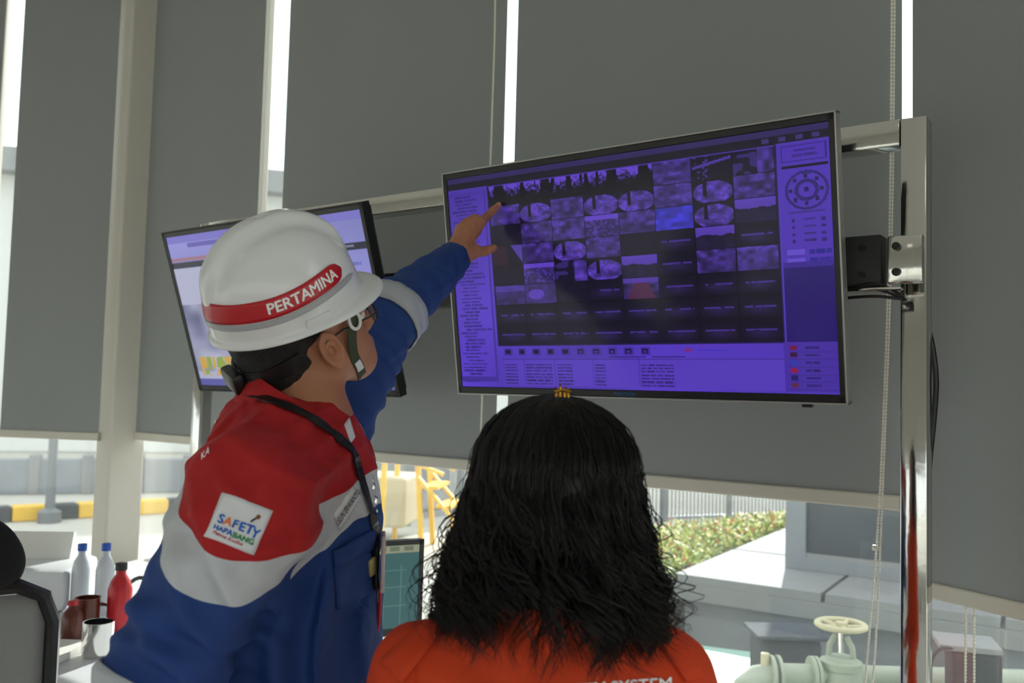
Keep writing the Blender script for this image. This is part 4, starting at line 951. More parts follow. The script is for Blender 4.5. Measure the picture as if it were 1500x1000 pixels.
def ear_d(X, s):
    c = hf(0.0, s*0.081, -0.062); ex = np.array([0.20, s*0.90, 0.10]); ex = HM@(ex/np.linalg.norm(ex)); ez = HM@np.array([-0.22, 0, 0.975]); ez -= ex*(ez@ex); ez /= np.linalg.norm(ez); ey = np.cross(ez, ex)
    q = X-c; a, b, n = q@ey, q@ez, q@ex
    rr = np.sqrt((a/0.0185)**2+(b/0.032)**2); ringd = np.sqrt(((rr-0.86)*0.018)**2+(n-0.007)**2)-0.0045
    plate = np.maximum(np.abs(n+0.002)-0.0025, (rr-0.95)*0.018); lobe = np.sqrt((a+0.000)**2+(b+0.027)**2+(n-0.003)**2)-0.0085
    inner = np.sqrt(((np.sqrt((a/0.010)**2+((b+0.002)/0.018)**2)-0.8)*0.010)**2+(n-0.004)**2)-0.003
    d = smin(smin(smin(ringd, plate, 0.004), lobe, 0.006), inner, 0.003)
    return d
def fhead(X):
    d = fH(X)
    for s in (-1, 1):
        e = np.full(len(X), 1.0); c = hf(0.0, s*0.081, -0.062); near = np.linalg.norm(X-c, axis=1) < 0.07
        if near.any(): e[near] = ear_d(X[near], s); d = smin(d, np.where(near, e, 1.0), 0.004)
        # eye sockets
        d = np.maximum(d, -(np.linalg.norm(X-hf(0.105, s*0.032, -0.048), axis=1)-0.017))
    return d
Vh, Fh = surfnets(fhead, np.minimum(HO, C1)-0.19, np.maximum(HO, NB)+0.17, 0.0032)
def hp(x, y, D): return at(x, y, D)
Wc = hp(661, 377, 2.055)
mcp = [hp(704, 326, 2.115), hp(695, 322, 2.11), hp(685, 327, 2.10), hp(675, 336, 2.09)]
hand = [rc(EL, Wc, 0.042, 0.029, 0.02), rc(Wc, hp(672, 368, 2.06), 0.029, 0.026, 0.02)]
for k, m in enumerate(mcp): hand.append(rc(hp(670, 370, 2.062), m, 0.019, 0.0125 if k else 0.013, 0.016))
hand += [rc(hp(676, 374, 2.065), hp(696, 368, 2.082), 0.024, 0.016, 0.016)]
fPalm = sdf(hand)
fingers = [[mcp[0], hp(713, 317, 2.142), hp(722, 308.5, 2.160), hp(730, 300.5, 2.172)], [mcp[1], hp(702, 323, 2.150), hp(700, 338, 2.150), hp(696, 346, 2.13)],
           [mcp[2], hp(692, 329, 2.142), hp(692, 344, 2.142), hp(688, 350, 2.125)], [mcp[3], hp(681, 339, 2.128), hp(682, 351, 2.126), hp(679, 356, 2.11)],
           [hp(694, 368, 2.082), hp(706, 368.5, 2.096), hp(715, 366, 2.106), hp(723, 363, 2.114)]]
frad = [(0.0118, 0.0098, 0.0088, 0.0078), (0.0118, 0.0100, 0.0090, 0.0082), (0.0112, 0.0095, 0.0085, 0.0078), (0.0105, 0.0085, 0.0075, 0.0068), (0.0155, 0.0115, 0.0105, 0.0090)]
fF = [sdf([rc(a, b, r0, r1, 0.004) for a, b, r0, r1 in zip(P, P[1:], R_, R_[1:])]) for P, R_ in zip(fingers, frad)]
def fhand(X):
    d = fPalm(X)
    for g in fF: d = smin(d, g(X), 0.0055)
    return d+0.0006*waves(X, 0.02)
allp = np.array([p for P in fingers for p in P]+[Wc])
Vn, Fn = surfnets(fhand, allp.min(0)-0.06, allp.max(0)+0.04, 0.0022)
core = sdf([rc(NB-CU*0.05, C1, 0.06, 0.09, 0.03), rc(C1, C3, 0.10, 0.10, 0.03), rc(C1, SL, 0.06, 0.05, 0.03), rc(SL, EL, 0.05, 0.042, 0.02), rc(EL, Wc, 0.042, 0.026, 0.02), rc(C1, SR, 0.06, 0.05, 0.03), rc(SR, ER, 0.05, 0.042, 0.02), rc(ER, WR, 0.042, 0.03, 0.02),
            rc(C3, HIPR, 0.09, 0.07, 0.03), rc(C3, HIPL, 0.09, 0.07, 0.03), rc(HIPR, ANR, 0.07, 0.04, 0.03), rc(HIPL, ANL, 0.07, 0.04, 0.03)])
Vc, Fc = surfnets(core, lo, hi, 0.014)
def joined(parts):
    V, F, n = [], [], 0
    for v, f in parts: V.append(v); F.append(f+n); n += len(v)
    return np.concatenate(V), np.concatenate(F)
body = link('body', raw_mesh('body', *joined([(Vh, Fh), (Vn, Fn), (Vc, Fc)])), M_['skin'], None, True); put(body); body['label'] = 'tanned skin of head, neck and pointing hand'
# nails
M_['nail'] = mat('nail', S(205, 150, 125), 0.3)
for P in (fingers[0], fingers[4]):
    a, b = P[-2], P[-1]; t = (b-a)/np.linalg.norm(b-a); n = -CF-t*(-CF@t); n /= np.linalg.norm(n); s = np.cross(t, n)
    M = np.stack([t, s, n], 1); Vq, Fq = surfnets(sdf([el(b+n*0.0062-t*0.001, M, (0.0065, 0.0052, 0.0022))]), b-0.012, b+0.012, 0.0011)
    wparent(link('fingernail', raw_mesh('fingernail', Vq, Fq), M_['nail'], None, True), body)
for s in (-1, 1):
    Vq, Fq = surfnets(sdf([el(hf(0.081, s*0.032, -0.048), HM, (0.0125, 0.0125, 0.0125))]), hf(0.081, s*0.032, -0.048)-0.02, hf(0.081, s*0.032, -0.048)+0.02, 0.0025)
    wparent(link('eye', raw_mesh('eye', Vq, Fq), mat('eye_white', S(225, 220, 212), 0.2), None, True), body)
    MBq = MB(); MBq.lathe(hf(0.0925, s*0.032, -0.048), [(0.0055, 0), (0.0055, 0.0015), (0.001, 0.002)], 14, M=Matrix(HM).to_4x4() @ Matrix.Rotation(math.radians(90), 4, 'Y')); wparent(MBq.build('iris', M_['black']), body)
# short hair under the helmet
fHair = sdf([el(hl(-0.012, 0, -0.022), HM, (0.104, 0.082, 0.108)), rc(hl(-0.055, -0.03, -0.085), hl(-0.055, 0.03, -0.085), 0.045, 0.045, 0.03)])
def fhair(X):
    q = (X-HO)@HM; d = fHair(X)+0.001*waves(X, 0.02)+0.0045*np.clip((-q[:, 2]-0.07)/0.05, 0, 1)
    keep = np.maximum(-0.140-q[:, 2], (q[:, 0]-0.055))                       # nape line, brow line
    side = q[:, 0]+0.004-np.clip((q[:, 2]+0.040)*2.0, -0.012, 0.075)+0.9*np.clip(-q[:, 2]-0.095, 0, 1)+0.003*np.sin(q[:, 2]*190)  # behind and above the ear
    return -smin(-np.maximum(d, keep), -side, 0.006)
Vq, Fq = surfnets(fhair, HO-0.19, HO+0.19, 0.004)
put(link('hair', raw_mesh('hair', Vq, Fq), M_['hairm'], None, True))

# helmet
hat = empty('hard_hat'); hat.location = tuple(HO); put(hat); bpy.context.view_layer.update()
A0, A1, B0, HH, NE = 0.131, 0.122, 0.111, 0.146, 2.25
def dome(th, z, off=0.0):
    """point on the shell at angle th (0 = front) and height z above the rim"""
    s = (1-min(1, max(0, z)/HH)**NE)**(1/NE); a = A1 if math.cos(th) > 0 else A0
    x, y = (a*s+off)*math.cos(th), (B0*s+off)*math.sin(th); return x, y, z
def dome3(th, z, off=0.0): return hl(*dome(th, z, off))
def rise(th):
    t = min(1, max(0, (math.cos(th)+0.55)/1.25)); return 0.013*t*t*(3-2*t)     # the band climbs a little towards the peak
V, F = [], []; NT, NZ = 72, 26
zs = [HH*math.sin(math.pi/2*j/NZ)**1.0 for j in range(NZ)]
prof = []
for j, z in enumerate(zs): prof.append(('d', z))
for j, (kind, z) in enumerate([('b', 0), ('b', 1), ('b', 2), ('b', 3)]+prof):
    for k in range(NT):
        th = 2*math.pi*k/NT; x, y, _ = dome(th, 0.0); f = max(0, math.cos(th))
        if kind == 'b':
            ext = (0.006+0.034*f**1.6)*[0.85, 1.0, 1.0, 0.55][z]; dz = [-0.010-0.004*f, -0.0095-0.004*f, -0.0065-0.003*f, -0.001][z]
            nrm = math.hypot(x, y); V.append(hl(x+x/nrm*ext, y+y/nrm*ext*(1-0.25*f), dz))
        else:
            X, Y, Z = dome(th, z)
            rib = 0.012*math.exp(-(Y/0.022)**8)*min(1, max(0, (z-0.045)/0.05))*(1 if X > -2 else 0)
            grv = -0.0035*math.exp(-((abs(Y)-0.036)/0.010)**2)*min(1, max(0, (z-0.075)/0.03))
            g = np.array([X/A0**2, Y/B0**2, Z/HH**2*1.2]); g /= np.linalg.norm(g)+1e-9; p = np.array([X, Y, Z])+g*(rib+grv)
            V.append(hl(*p))
NR = len(prof)+4
for j in range(NR-1):
    for k in range(NT): F.append((j*NT+k, j*NT+(k+1) % NT, (j+1)*NT+(k+1) % NT, (j+1)*NT+k))
top = len(V); g = np.array([0, 0, HH+0.0072]); V.append(hl(*g)); Fb = [list(f) for f in F]
for k in range(NT): Fb.append([(NR-1)*NT+k, (NR-1)*NT+(k+1) % NT, top])
me = bpy.data.meshes.new('shell'); me.from_pydata([tuple(v) for v in V], [], Fb); me.update()
o = link('shell', me, M_['helmet'], None, True); sm = o.modifiers.new('t', 'SOLIDIFY'); sm.thickness = 0.003; sm.offset = -1
ss = o.modifiers.new('s', 'SUBSURF'); ss.levels = 1; ss.render_levels = 1; wparent(o, hat); shell = o
def hband(name, z0, z1, t0, t1, m, off, parent, roundend=True):
    V, F = [], []; n = 60; mm = 6
    for i in range(n+1):
        th = t0+(t1-t0)*i/n; e = min(1, min(i, n-i)/3.0); e = math.sqrt(1-(1-e)**2) if roundend else 1.0
        for j in range(mm+1):
            zc, hz = (z0+z1)/2, (z1-z0)/2; V.append(dome3(th, zc+hz*(2*j/mm-1)*max(e, 0.15)+rise(th), off))
    F = [(i*(mm+1)+j, (i+1)*(mm+1)+j, (i+1)*(mm+1)+j+1, i*(mm+1)+j+1) for i in range(n) for j in range(mm)]
    o = link(name, raw_mesh(name, V, F), m, None, True); s = o.modifiers.new('t', 'SOLIDIFY'); s.thickness = 0.0012; s.offset = 0; return wparent(o, parent)
rb = hband('red_band', 0.033, 0.063, -math.radians(52), -math.radians(308), M_['redband'], 0.0016, hat)
hband('grey_band', 0.022, 0.031, -math.radians(40), -math.radians(320), M_['greyband'], 0.0012, hat)
def on_band(cth, cz):
    def fn(x, y):
        # arc length along the shell at this height
        r = 0.5*(A0+B0); th = cth+x/r*1.02
        return Vector(dome3(th, cz+y+rise(th), 0.0029))
    return fn
wparent(text_obj('lettering', 'PERTAMINA', on_band(-math.radians(90), 0.048), M_['letter'], None, 0.0228, 0.0006, 2), hat)
for s in (-1, 1):   # side slots
    q = [dome3(s*math.radians(88+d), z, 0.002) for d, z in ((-10, 0.002), (10, 0.002), (9, 0.014), (-9, 0.014))]
    me = bpy.data.meshes.new('side_slot'); me.from_pydata([tuple(v) for v in q], [], [(0, 1, 2, 3)]); o = link('side_slot', me, M_['helmet']); t = o.modifiers.new('t', 'SOLIDIFY'); t.thickness = 0.004; t.offset = 0; wparent(o, hat)
# rear suspension strap with its ratchet
pts = []; nr = []
for k in range(25):
    th = math.radians(100+160*k/24); pts.append(hl(0.100*math.cos(th)-0.014, 0.086*math.sin(th), -0.050-0.028*max(0, -math.cos(th)))); nr.append(HM@np.array([math.cos(th), math.sin(th), 0]))
wparent(ribbon('headband', pts, nr, 0.026, 0.004, M_['black'], None), hat)
wparent(MB().box((0, 0, 0), (0.02, 0.06, 0.036), M=Matrix(HM).to_4x4(), bev=0.006).build('ratchet', M_['black'], None, True), hat); bpy.data.objects['ratchet'].location = (0, 0, 0)
o = bpy.data.objects['ratchet']; o.data.transform(Matrix.Translation(Vector(hl(-0.124, 0, -0.080))))
# chin strap with buckle and care tag
for s in (-1, 1):
    P = [hf(0.062, s*0.086, -0.002), hf(0.052, s*0.083, -0.030), hf(0.042, s*0.079, -0.060), hf(0.040, s*0.070, -0.095), hf(0.048, s*0.058, -0.125), hf(0.056, s*0.034, -0.158), hf(0.060, 0, -0.168)]
    P = spline(P, 24); N = [HM@np.array([0.15, s*1.0, -0.1-0.9*(i/24)**3]) for i in range(25)]
    wparent(ribbon('chin_strap', P, N, 0.017, 0.0016, M_['strapg'], None), hat)
    c = P[4]+HM@np.array([0, s*0.003, 0]); wparent(MB().ring(c, 0.0125, 0.0028, axis=HM@np.array([0.1, 1, 0]), n=20, sx=0.75, sy=1.25, xax=HM@np.array([1, 0, 0])).build('buckle', M_['white'], None, True), hat)
    if s < 0: wparent(ribbon('strap_tag', P[14:18], [n for n in N[14:18]], 0.012, 0.0026, M_['patch'], None), hat)
# glasses
gl_ = MB(); HMM = Matrix(HM).to_4x4()
for s in (-1, 1):
    gl_.ring(hf(0.106, s*0.034, -0.050), 0.021, 0.0014, axis=HM@np.array([1, s*0.12, 0]), n=24, m=6, sx=1.12, sy=0.88, xax=HM@np.array([-s*0.12, 1, 0]))
    gl_.tube([hf(0.104, s*0.057, -0.042), hf(0.098, s*0.074, -0.041), hf(0.03, s*0.081, -0.040), hf(-0.004, s*0.086, -0.044), hf(-0.016, s*0.084, -0.060)], 0.0018, 6)
gl_.tube([hf(0.108, -0.012, -0.046), hf(0.110, 0, -0.043), hf(0.108, 0.012, -0.046)], 0.0014, 6)
gg = put(gl_.build('glasses', M_['black'], None, True)); 
for s in (-1, 1):
    l_ = MB(); l_.lathe(hf(0.1055, s*0.034, -0.050), [(0.0195, -0.0006), (0.0195, 0.0006)], 24, M=HMM @ Matrix.Rotation(s*0.12, 4, 'Z') @ Matrix.Rotation(math.radians(90), 4, 'Y')); wparent(l_.build('lens', M_['glass']), gg)

# patches and tapes on the coverall
PQ = [(327, 721), (399, 748), (371, 812), (299, 785)]
pt = put(decal('sleeve_patch', bvM, PQ, M_['patch'], None, 12, 10, 0.0022))
tx = lambda nm, s_, sz, cx, cy, m, b=0.0, sh=0.0: wparent(decal_text(nm, bvM, PQ, s_, sz, cx, cy, m, None, 1.1, b, 0.0034, sh), pt)
cB = mat('patch_blue', S(30, 96, 190), 0.6); cO = mat('patch_orange', S(232, 120, 60), 0.6); cG = mat('patch_green', S(40, 140, 80), 0.6); cR_ = mat('patch_red', S(196, 40, 70), 0.6)
for ch, cx, c in zip('SAFETY', (0.17, 0.31, 0.46, 0.60, 0.74, 0.87), (cB, cO, cB, cB, cB, cB)): tx('lettering', ch, 0.26, cx, 0.52 if ch != 'Y' else 0.56, c, 0.012)
tx('lettering', 'HAPA', 0.17, 0.28, 0.73, cB, 0.008); tx('lettering', 'BANG', 0.17, 0.70, 0.74, cG, 0.008); tx('lettering', 'Fatma Kudus', 0.13, 0.42, 0.86, cR_, 0.002, 0.3)
o = [Vector(hitpx(bvM, *bil(PQ, u, v), 0.0036)) for u, v in ((0.70, 0.36), (0.73, 0.30), (0.76, 0.26))]
wparent(MB().tube(o, 0.0012, 6).build('emblem_stem', M_['ink']), pt); q = o[-1]+(o[-1]-o[0]).normalized()*0.003
wparent(MB().lathe(q, [(0.001, -0.003), (0.0034, 0), (0.001, 0.003)], 10).build('emblem_flame', mat('patch_brown', S(150, 84, 40), 0.6), None, True), pt)
NQ = [(488, 752), (517, 712), (529, 727), (497, 777)]
nt_ = put(decal('name_tape', bvM, NQ, M_['patch'], None, 10, 4, 0.002)); wparent(decal_text('lettering', bvM, NQ, 'LELIN ERWANTO', 0.56, 0.5, 0.5, M_['ink'], None, 4.1, 0.008, 0.0032), nt_)
NQ2 = [(504, 622), (511, 612), (519, 640), (513, 650)]
put(decal('chest_tape', bvM, NQ2, M_['patch'], None, 4, 6, 0.002))
for q, s_ in (([(310, 612), (322, 606), (319, 622), (309, 628)], 'PT'), ([(296, 662), (309, 651), (306, 668), (296, 678)], 'KA')):
    o = decal_text('back_lettering', bvM, q, s_, 0.9, 0.5, 0.5, M_['letter'], None, 1.2, 0.02, 0.002); put(o)
pk = put(decal('chest_pocket', bvM, [(488, 812), (543, 782), (546, 868), (492, 892)], mat('blue_cloth', S(26, 60, 126), 0.8, var=0.08, bump=0.1, bscale=700), None, 10, 12, 0.004))
wparent(decal('pocket_flap', bvM, [(486, 806), (545, 775), (547, 800), (489, 832)], bpy.data.materials['blue_cloth'], None, 10, 4, 0.007), pk)
wparent(decal('pocket_tag', bvM, [(537, 822), (545, 815), (545, 838), (538, 845)], mat('yellow_tag', S(190, 180, 110), 0.6), None, 3, 5, 0.008), pk)
# lanyard round the collar and down the chest, with badge
LP = [(362, 577), (392, 588), (430, 601), (468, 622), (500, 648), (515, 662), (523, 690), (533, 722), (543, 755), (550, 788)]
pts = []; nrs = []
for x, y in [tuple(v[:2]) for v in spline([(a, b, 0) for a, b in LP], 40)]:
    d = Vector(ray(x, y)).normalized(); h = bvM.ray_cast(Vector(CAM), d)
    if h[0] is None: continue
    n = h[1] if h[1].dot(d) < 0 else -h[1]; pts.append(h[0]+n*0.004); nrs.append(n)
for _ in range(3): pts = [pts[0]]+[(a+b*2+c)/4 for a, b, c in zip(pts, pts[1:], pts[2:])]+[pts[-1]]
ly = put(ribbon('lanyard', pts, nrs, 0.016, 0.002, M_['lany'], None))
e_ = pts[-1]
wparent(MB().tube([e_, e_+Vector((0, 0, -0.05)), e_+Vector((0.002, 0, -0.10))], 0.0035, 6).build('lanyard_tail', M_['lany']), ly)
bdp = Vector(at(561, 822, 1.42))
wparent(MB().box(bdp, (0.006, 0.058, 0.088), M=Matrix.Rotation(math.atan2(TF[1], TF[0])+0.25, 4, 'Z'), bev=0.002).build('badge', mat('badge_card', S(214, 190, 190), 0.35), None), ly)
wparent(MB().tube(spline([at(552, 850, 1.42), at(556, 875, 1.42), at(554, 915, 1.42), at(549, 935, 1.42)], 16), 0.0035, 6).build('badge_cord', mat('red_cord', S(190, 30, 45), 0.6), None, True), ly)
for (x, y, r) in ((541, 702, 0.008), (545, 712, 0.006), (548, 732, 0.007), (549, 748, 0.005)):
    wparent(MB().lathe(at(x, y, 1.43), [(0.001, -r), (r, -r*0.4), (r, r*0.4), (0.001, r)], 10, M=Matrix.Rotation(1.2, 4, 'Y')).build('clip', M_['chrome'], None, True), ly)
for s, an in ((-1, ANR), (1, ANL)):
    Vq, Fq = surfnets(sdf([rc(an+np.array([0, 0, -0.02])-TF*0.02, an+np.array([0, 0, -0.05])+TF*0.0, 0.05, 0.046, 0.03), rc(an+np.array([0, 0, -0.06])-TF*0.03, an+np.array([0, 0, -0.065])+TF*0.15, 0.04, 0.035, 0.03)]), (an[0]-0.3, an[1]-0.3, 0.0), (an[0]+0.3, an[1]+0.3, 0.2), 0.008)
    put(link('shoe', raw_mesh('shoe', Vq, Fq), M_['shoe'], None, True))

# ---- the woman, seen from behind
WD = 1.14
wo = at(812, 690, WD); UP = np.array([0, 0, 1.0]); WF = np.array([CF[0], CF[1], 0]); WF /= np.linalg.norm(WF); WX = np.array([WF[1], -WF[0], 0])
def wl(x, b, z): return wo+WX*x-WF*b+UP*z       # x right, b towards the camera, z up, from the head's centre
woman = empty('person', (wo[0], wo[1], 0), label='woman with long wavy black hair in orange coverall seen from behind', cat='person')
def putw(o): return wparent(o, woman)
wSL, wSR = at(622, 1012, 1.13), at(962, 1018, 1.12); wN = wl(-0.005, 0.0, -0.165); wC1 = (wSL+wSR)/2+UP*-0.05; wC2 = wC1-UP*0.20; wC3 = wC1-UP*0.42
wEL = wSL+np.array([0, 0, -0.27])-WX*0.05-WF*0.02; wER = wSR+np.array([0, 0, -0.27])+WX*0.05-WF*0.02
wHL, wHR = wC3-WX*0.08-UP*0.05, wC3+WX*0.08-UP*0.05
wAL, wAR = np.array([wHL[0], wHL[1], 0.09]), np.array([wHR[0], wHR[1], 0.09])
wWL = wEL+WF*0.20+WX*0.06-UP*0.05; wWR = wER+WF*0.20-WX*0.06-UP*0.05
fW = sdf([rc(wC1-UP*0.03, wC2, 0.17, 0.155, 0.05, WF, 0.62), rc(wC2, wC3, 0.155, 0.17, 0.05, WF, 0.66), rc(wSL+UP*0.004, wSR+UP*0.004, 0.058, 0.058, 0.05), rc(wN-UP*0.03, wC1, 0.068, 0.10, 0.06), rc(wSL, wEL, 0.066, 0.055, 0.04), rc(wSR, wER, 0.066, 0.055, 0.04),
          rc(wEL, wWL, 0.055, 0.042, 0.03), rc(wER, wWR, 0.055, 0.042, 0.03), rc(wN-UP*0.05+WX*0.02, wSL+UP*0.02, 0.055, 0.05, 0.05), rc(wN-UP*0.05-WX*0.02, wSR+UP*0.02, 0.055, 0.05, 0.05),
          rc(wC3, wHL, 0.13, 0.11, 0.05), rc(wC3, wHR, 0.13, 0.11, 0.05), rc(wHL, wAL, 0.10, 0.07, 0.03), rc(wHR, wAR, 0.10, 0.07, 0.03)])
def fwom(X):
    xx = (X-wo)@WX; zz = (X-wo)[:, 2]
    return fW(X)+0.004*waves(X, 0.13)+0.0018*waves(X+1.7, 0.05)+0.004*np.sin(xx*110+3*np.sin(zz*14))*np.exp(-((zz+0.30)/0.06)**2)*np.exp(-(xx/0.13)**2)
wlo = np.min([wSL, wSR, wEL, wER, wWL, wWR, wAL, wAR], 0)-0.16; whi = np.max([wSL, wSR, wN, wWL, wWR], 0)+0.15; wlo[2] = 0.05
Va, Fa = surfnets(fwom, (wlo[0], wlo[1], 1.02), whi, 0.006); Vb, Fb = surfnets(fwom, wlo, (whi[0], whi[1], 1.04), 0.014)
putw(link('coverall', raw_mesh('coverall', *joined([(Va, Fa), (Vb, Fb)])), M_['orange'], None, True)); bvW = bvh_of(Va, Fa)
putw(collar('collar', wN-UP*0.028, UP, WF, 0.078, 0.070, 0.045, M_['orange'], 0.5, 0.004))
for s, q in ((-1, [(560, 968), (636, 902), (650, 921), (590, 1000)]), (1, [(958, 935), (978, 926), (1030, 990), (1004, 998)])):
    o = putw(decal('shoulder_strap', bvW, q, M_['orange'], None, 12, 5, 0.005))
    c = hitpx(bvW, *((637, 910) if s < 0 else (972, 937)), 0.006)
    if c is not None:
        n = (Vector(CAM)-c).normalized(); n = (n+Vector((0, 0, 1.2))).normalized(); wparent(MB().lathe(c, [(0.0085, -0.002), (0.0095, 0.001), (0.007, 0.0025), (0.005, 0.0015)], 16, M=n.to_track_quat('Z', 'Y').to_matrix().to_4x4()).build('button', mat('brown_button', S(74, 40, 26), 0.4), None, True), o)
BQ = [(845, 993), (992, 990), (992, 1018), (845, 1021)]
o = decal_text('back_lettering', bvW, [(790, 1003), (992, 989), (993, 1013), (791, 1027)], 'SAFETY SYSTEM', 1.08, 0.5, 0.5, M_['letter'], None, 8.2, 0.012, 0.0018); putw(o)
o = MB().tube([hitpx(bvW, x, y, 0.001) for x, y in [(622, 940), (615, 960), (610, 985), (608, 1010)]], 0.0012, 6).build('seam', M_['orange']); putw(o)
# head and neck
WM = np.stack([WF*0.985+UP*0.17, -WX, UP*0.985-WF*0.17], 1)
def wh(x, y, z): return wo+WM@np.array([x, y, z])
whead = [el(wh(0, 0, 0), WM, (0.092, 0.073, 0.098)), rc(wh(0.035, 0, -0.065), wh(0.060, 0, -0.10), 0.052, 0.034, 0.03), rc(wh(0.085, 0, -0.02), wh(0.098, 0, -0.052), 0.007, 0.011, 0.012), rc(wh(0.078, -0.035, -0.002), wh(0.078, 0.035, -0.002), 0.010, 0.010, 0.02),
         rc(wh(0.084, -0.016, -0.078), wh(0.084, 0.016, -0.078), 0.007, 0.007, 0.01), rc(wh(0.052, -0.034, -0.05), wh(0.058, -0.028, -0.06), 0.023, 0.023, 0.02), rc(wh(0.052, 0.034, -0.05), wh(0.058, 0.028, -0.06), 0.023, 0.023, 0.02), rc(wh(-0.02, 0, -0.06), wN-UP*0.04, 0.05, 0.055, 0.03), rc(wN-UP*0.04, wC1, 0.055, 0.08, 0.04),
         el(wh(-0.005, 0.074, -0.035), WM, (0.016, 0.009, 0.028), 0.006), el(wh(-0.005, -0.074, -0.035), WM, (0.016, 0.009, 0.028), 0.006)]
Vq, Fq = surfnets(sdf(whead), wo-np.array([0.17, 0.17, 0.30]), wo+0.15, 0.004)
whands = []
for ww, sg in ((wWL, 1), (wWR, -1)):
    pr = [rc(ww-WF*0.05, ww+WF*0.07, 0.026, 0.024, 0.02)]
    for k in range(4): a = ww+WF*0.09+WX*(0.018*(k-1.5)); pr.append(rc(a, a+WF*0.035-UP*0.012, 0.0095, 0.0085, 0.004)); pr.append(rc(a+WF*0.035-UP*0.012, a+WF*(0.055-0.004*abs(k-1.2))-UP*0.032, 0.0085, 0.007, 0.004))
    pr.append(rc(ww+WF*0.03+WX*sg*0.02, ww+WF*0.075+WX*sg*0.042-UP*0.01, 0.012, 0.0085, 0.008))
    whands.append(surfnets(sdf(pr), ww-0.13, ww+0.17, 0.004))
wcore = surfnets(sdf([rc(wN-UP*0.04, wC1, 0.05, 0.07, 0.03), rc(wC1, wC3, 0.08, 0.09, 0.03), rc(wSL, wSR, 0.03, 0.03, 0.03), rc(wSL, wEL, 0.035, 0.03, 0.02), rc(wSR, wER, 0.035, 0.03, 0.02), rc(wEL, wWL, 0.03, 0.022, 0.02), rc(wER, wWR, 0.03, 0.022, 0.02), rc(wC3, wAL, 0.07, 0.035, 0.03), rc(wC3, wAR, 0.07, 0.035, 0.03)]), wlo, whi, 0.014)
putw(link('body', raw_mesh('body', *joined([(Vq, Fq)]+whands+[wcore])), M_['skin'], None, True))
for an in (wAL, wAR):
    Vs, Fs = surfnets(sdf([rc(an+np.array([0, 0, -0.02]), an+np.array([0, 0, -0.05]), 0.045, 0.042, 0.03), rc(an+np.array([0, 0, -0.055])-WF*0.03, an+np.array([0, 0, -0.06])+WF*0.13, 0.036, 0.03, 0.03)]), (an[0]-0.3, an[1]-0.3, 0.0), (an[0]+0.3, an[1]+0.3, 0.2), 0.008); putw(link('shoe', raw_mesh('shoe', Vs, Fs), M_['shoe'], None, True))
# hair: an inner mass and wavy locks of strands over it
PXM = WD/FPX
massp = [el(wl(0.0, 0.004, 0.0), np.stack([WX, -WF, UP], 1), (0.091, 0.098, 0.092)), rc(wl(-0.012, 0.022, -0.02), wl(-0.035, 0.040, -0.115), 0.080, 0.055, 0.04), rc(wl(0.02, 0.022, -0.03), wl(0.045, 0.040, -0.125), 0.072, 0.058, 0.04), rc(wl(-0.07, 0.02, -0.06), wl(-0.090, 0.035, -0.13), 0.032, 0.022, 0.03), rc(wl(0.07, 0.02, -0.06), wl(0.100, 0.035, -0.135), 0.032, 0.022, 0.03)]
fM = sdf(massp)
def fmass(X):
    q = (X-wo)@WM; face = (q[:, 0]-0.045)+np.maximum(0, (q[:, 2]-0.02))*-1.2
    return np.maximum(fM(X)+0.004*waves(X, 0.035), face)
Vq, Fq = surfnets(fmass, wo-np.array([0.25, 0.25, 0.28]), wo+np.array([0.25, 0.25, 0.14]), 0.005)
putw(link('hair_mass', raw_mesh('hair_mass', Vq, Fq), M_['hair'], None, True))
rg = np.random.default_rng(21); SV, SF, base = [], [], 0
def strand(P, r):
    global base
    P = np.array(P); T = np.gradient(P, axis=0); T /= np.linalg.norm(T, axis=1)[:, None]+1e-9
    A = np.cross(T, -WF); A /= np.linalg.norm(A, axis=1)[:, None]+1e-9; B = np.cross(T, A); n = len(P); rr = r*np.minimum(1, (1-np.arange(n)/(n-1))*4+0.15)
    for k in range(3): a = 2*math.pi*k/3; SV.append(P+(A*math.cos(a)+B*math.sin(a))*rr[:, None])
    i = np.arange(n-1)
    for k in range(3):
        a, b = base+k*n, base+((k+1) % 3)*n; SF.append(np.stack([a+i, b+i, b+i+1, a+i+1], 1))
    base += 3*n
N_LOCK = 190
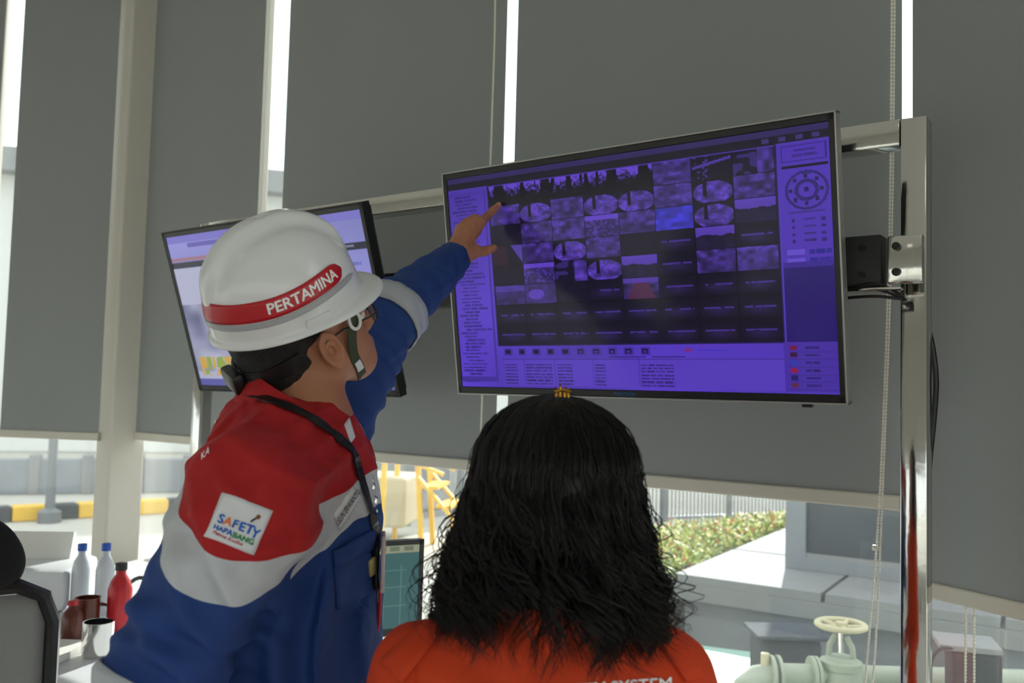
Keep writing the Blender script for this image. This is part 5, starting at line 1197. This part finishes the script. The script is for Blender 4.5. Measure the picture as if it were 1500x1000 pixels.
for L in range(N_LOCK):
    phi = rg.uniform(-2.1, 2.1) if L > 40 else (-2.1+4.2*L/40)
    zend = -0.175-0.030*rg.random()-0.035*math.exp(-((phi-0.25)/0.5)**2)*rg.random()-0.018*(phi > 1.0)*rg.random()
    flare = 1.08+(0.16 if phi < 0 else 0.26)*abs(math.sin(phi))+rg.normal()*0.04; amp = rg.uniform(0.006, 0.015); fr = rg.uniform(4.0, 7.5); ph0 = rg.uniform(0, 6.28); rad = rg.uniform(0.94, 1.04)
    if L % 9 == 0: flare += 0.08; amp *= 1.4
    if -0.5 < phi < -0.12: zend += 0.035+0.03*rg.random()
    rad += 0.05*rg.random()*(abs(phi) < 1.3)
    for s in range(15):
        dphi = rg.normal()*0.04; ph = ph0+rg.normal()*0.22; am = amp*rg.uniform(0.7, 1.3); rs = rad*(1+rg.normal()*0.02); ze = zend+rg.normal()*0.009; fl = flare+rg.normal()*0.02
        if rg.random() < 0.04: fl += 0.16; am *= 2.0; ph = rg.uniform(0, 6.28)
        P = []; n1, n2 = 12, 24
        for i in range(n1):
            e = math.pi/2*(1-i/(n1-0.0))-0.02; p_ = phi+dphi; u = math.cos(e)
            w = 0.002*math.sin(i*1.3+ph)
            P.append(wl(0.1015*rs*u*math.sin(p_)+w, (0.110*u*math.cos(p_))*rs+0.004, 0.098*min(rs, 1.0)*math.sin(e)))
        for i in range(n2+1):
            t = i/n2; z = ze*t; g = 1+(fl-1)*t**1.2; p_ = phi+dphi
            bk = 0.110*rs*math.cos(p_)*(1+0.10*t) if math.cos(p_) > 0 else 0.110*rs*math.cos(p_)*(1-0.7*t)
            c = am*min(1.25, 0.3+t*1.3)
            x = 0.1015*rs*g*math.sin(p_)+c*math.sin(fr*2.2*t+ph)
            if abs(p_) < 0.8: x += 0.010*t*np.sign(p_+0.12)
            P.append(wl(x-0.010*t*(p_ < 0.1), bk+c*math.cos(fr*2.2*t+ph)+0.012*t, z+0.0015*math.sin(i+ph)))
        strand(P, rg.uniform(0.0005, 0.0011))
hs = putw(link('hair_strands', raw_mesh('hair_strands', np.concatenate(SV), np.concatenate(SF)), M_['hair'], None, True)); hs['kind'] = 'stuff'
# gold clip on the crown
cl_ = MB(); cp = at(824, 574, 1.10)
for dx, dz in ((-0.008, 0.0), (-0.003, 0.004), (0.003, 0.001), (0.008, -0.001)):
    cl_.tube([cp+WX*dx-UP*0.006, cp+WX*(dx*0.8)+UP*(0.003+dz), cp+WX*(dx*1.3)+UP*(0.007+dz)-WF*0.004], [0.0018, 0.0016, 0.0008], 6)
cl_.tube([cp-WX*0.010, cp+UP*0.002, cp+WX*0.010], 0.0022, 6); putw(cl_.build('hair_clip', M_['gold'], None, True))
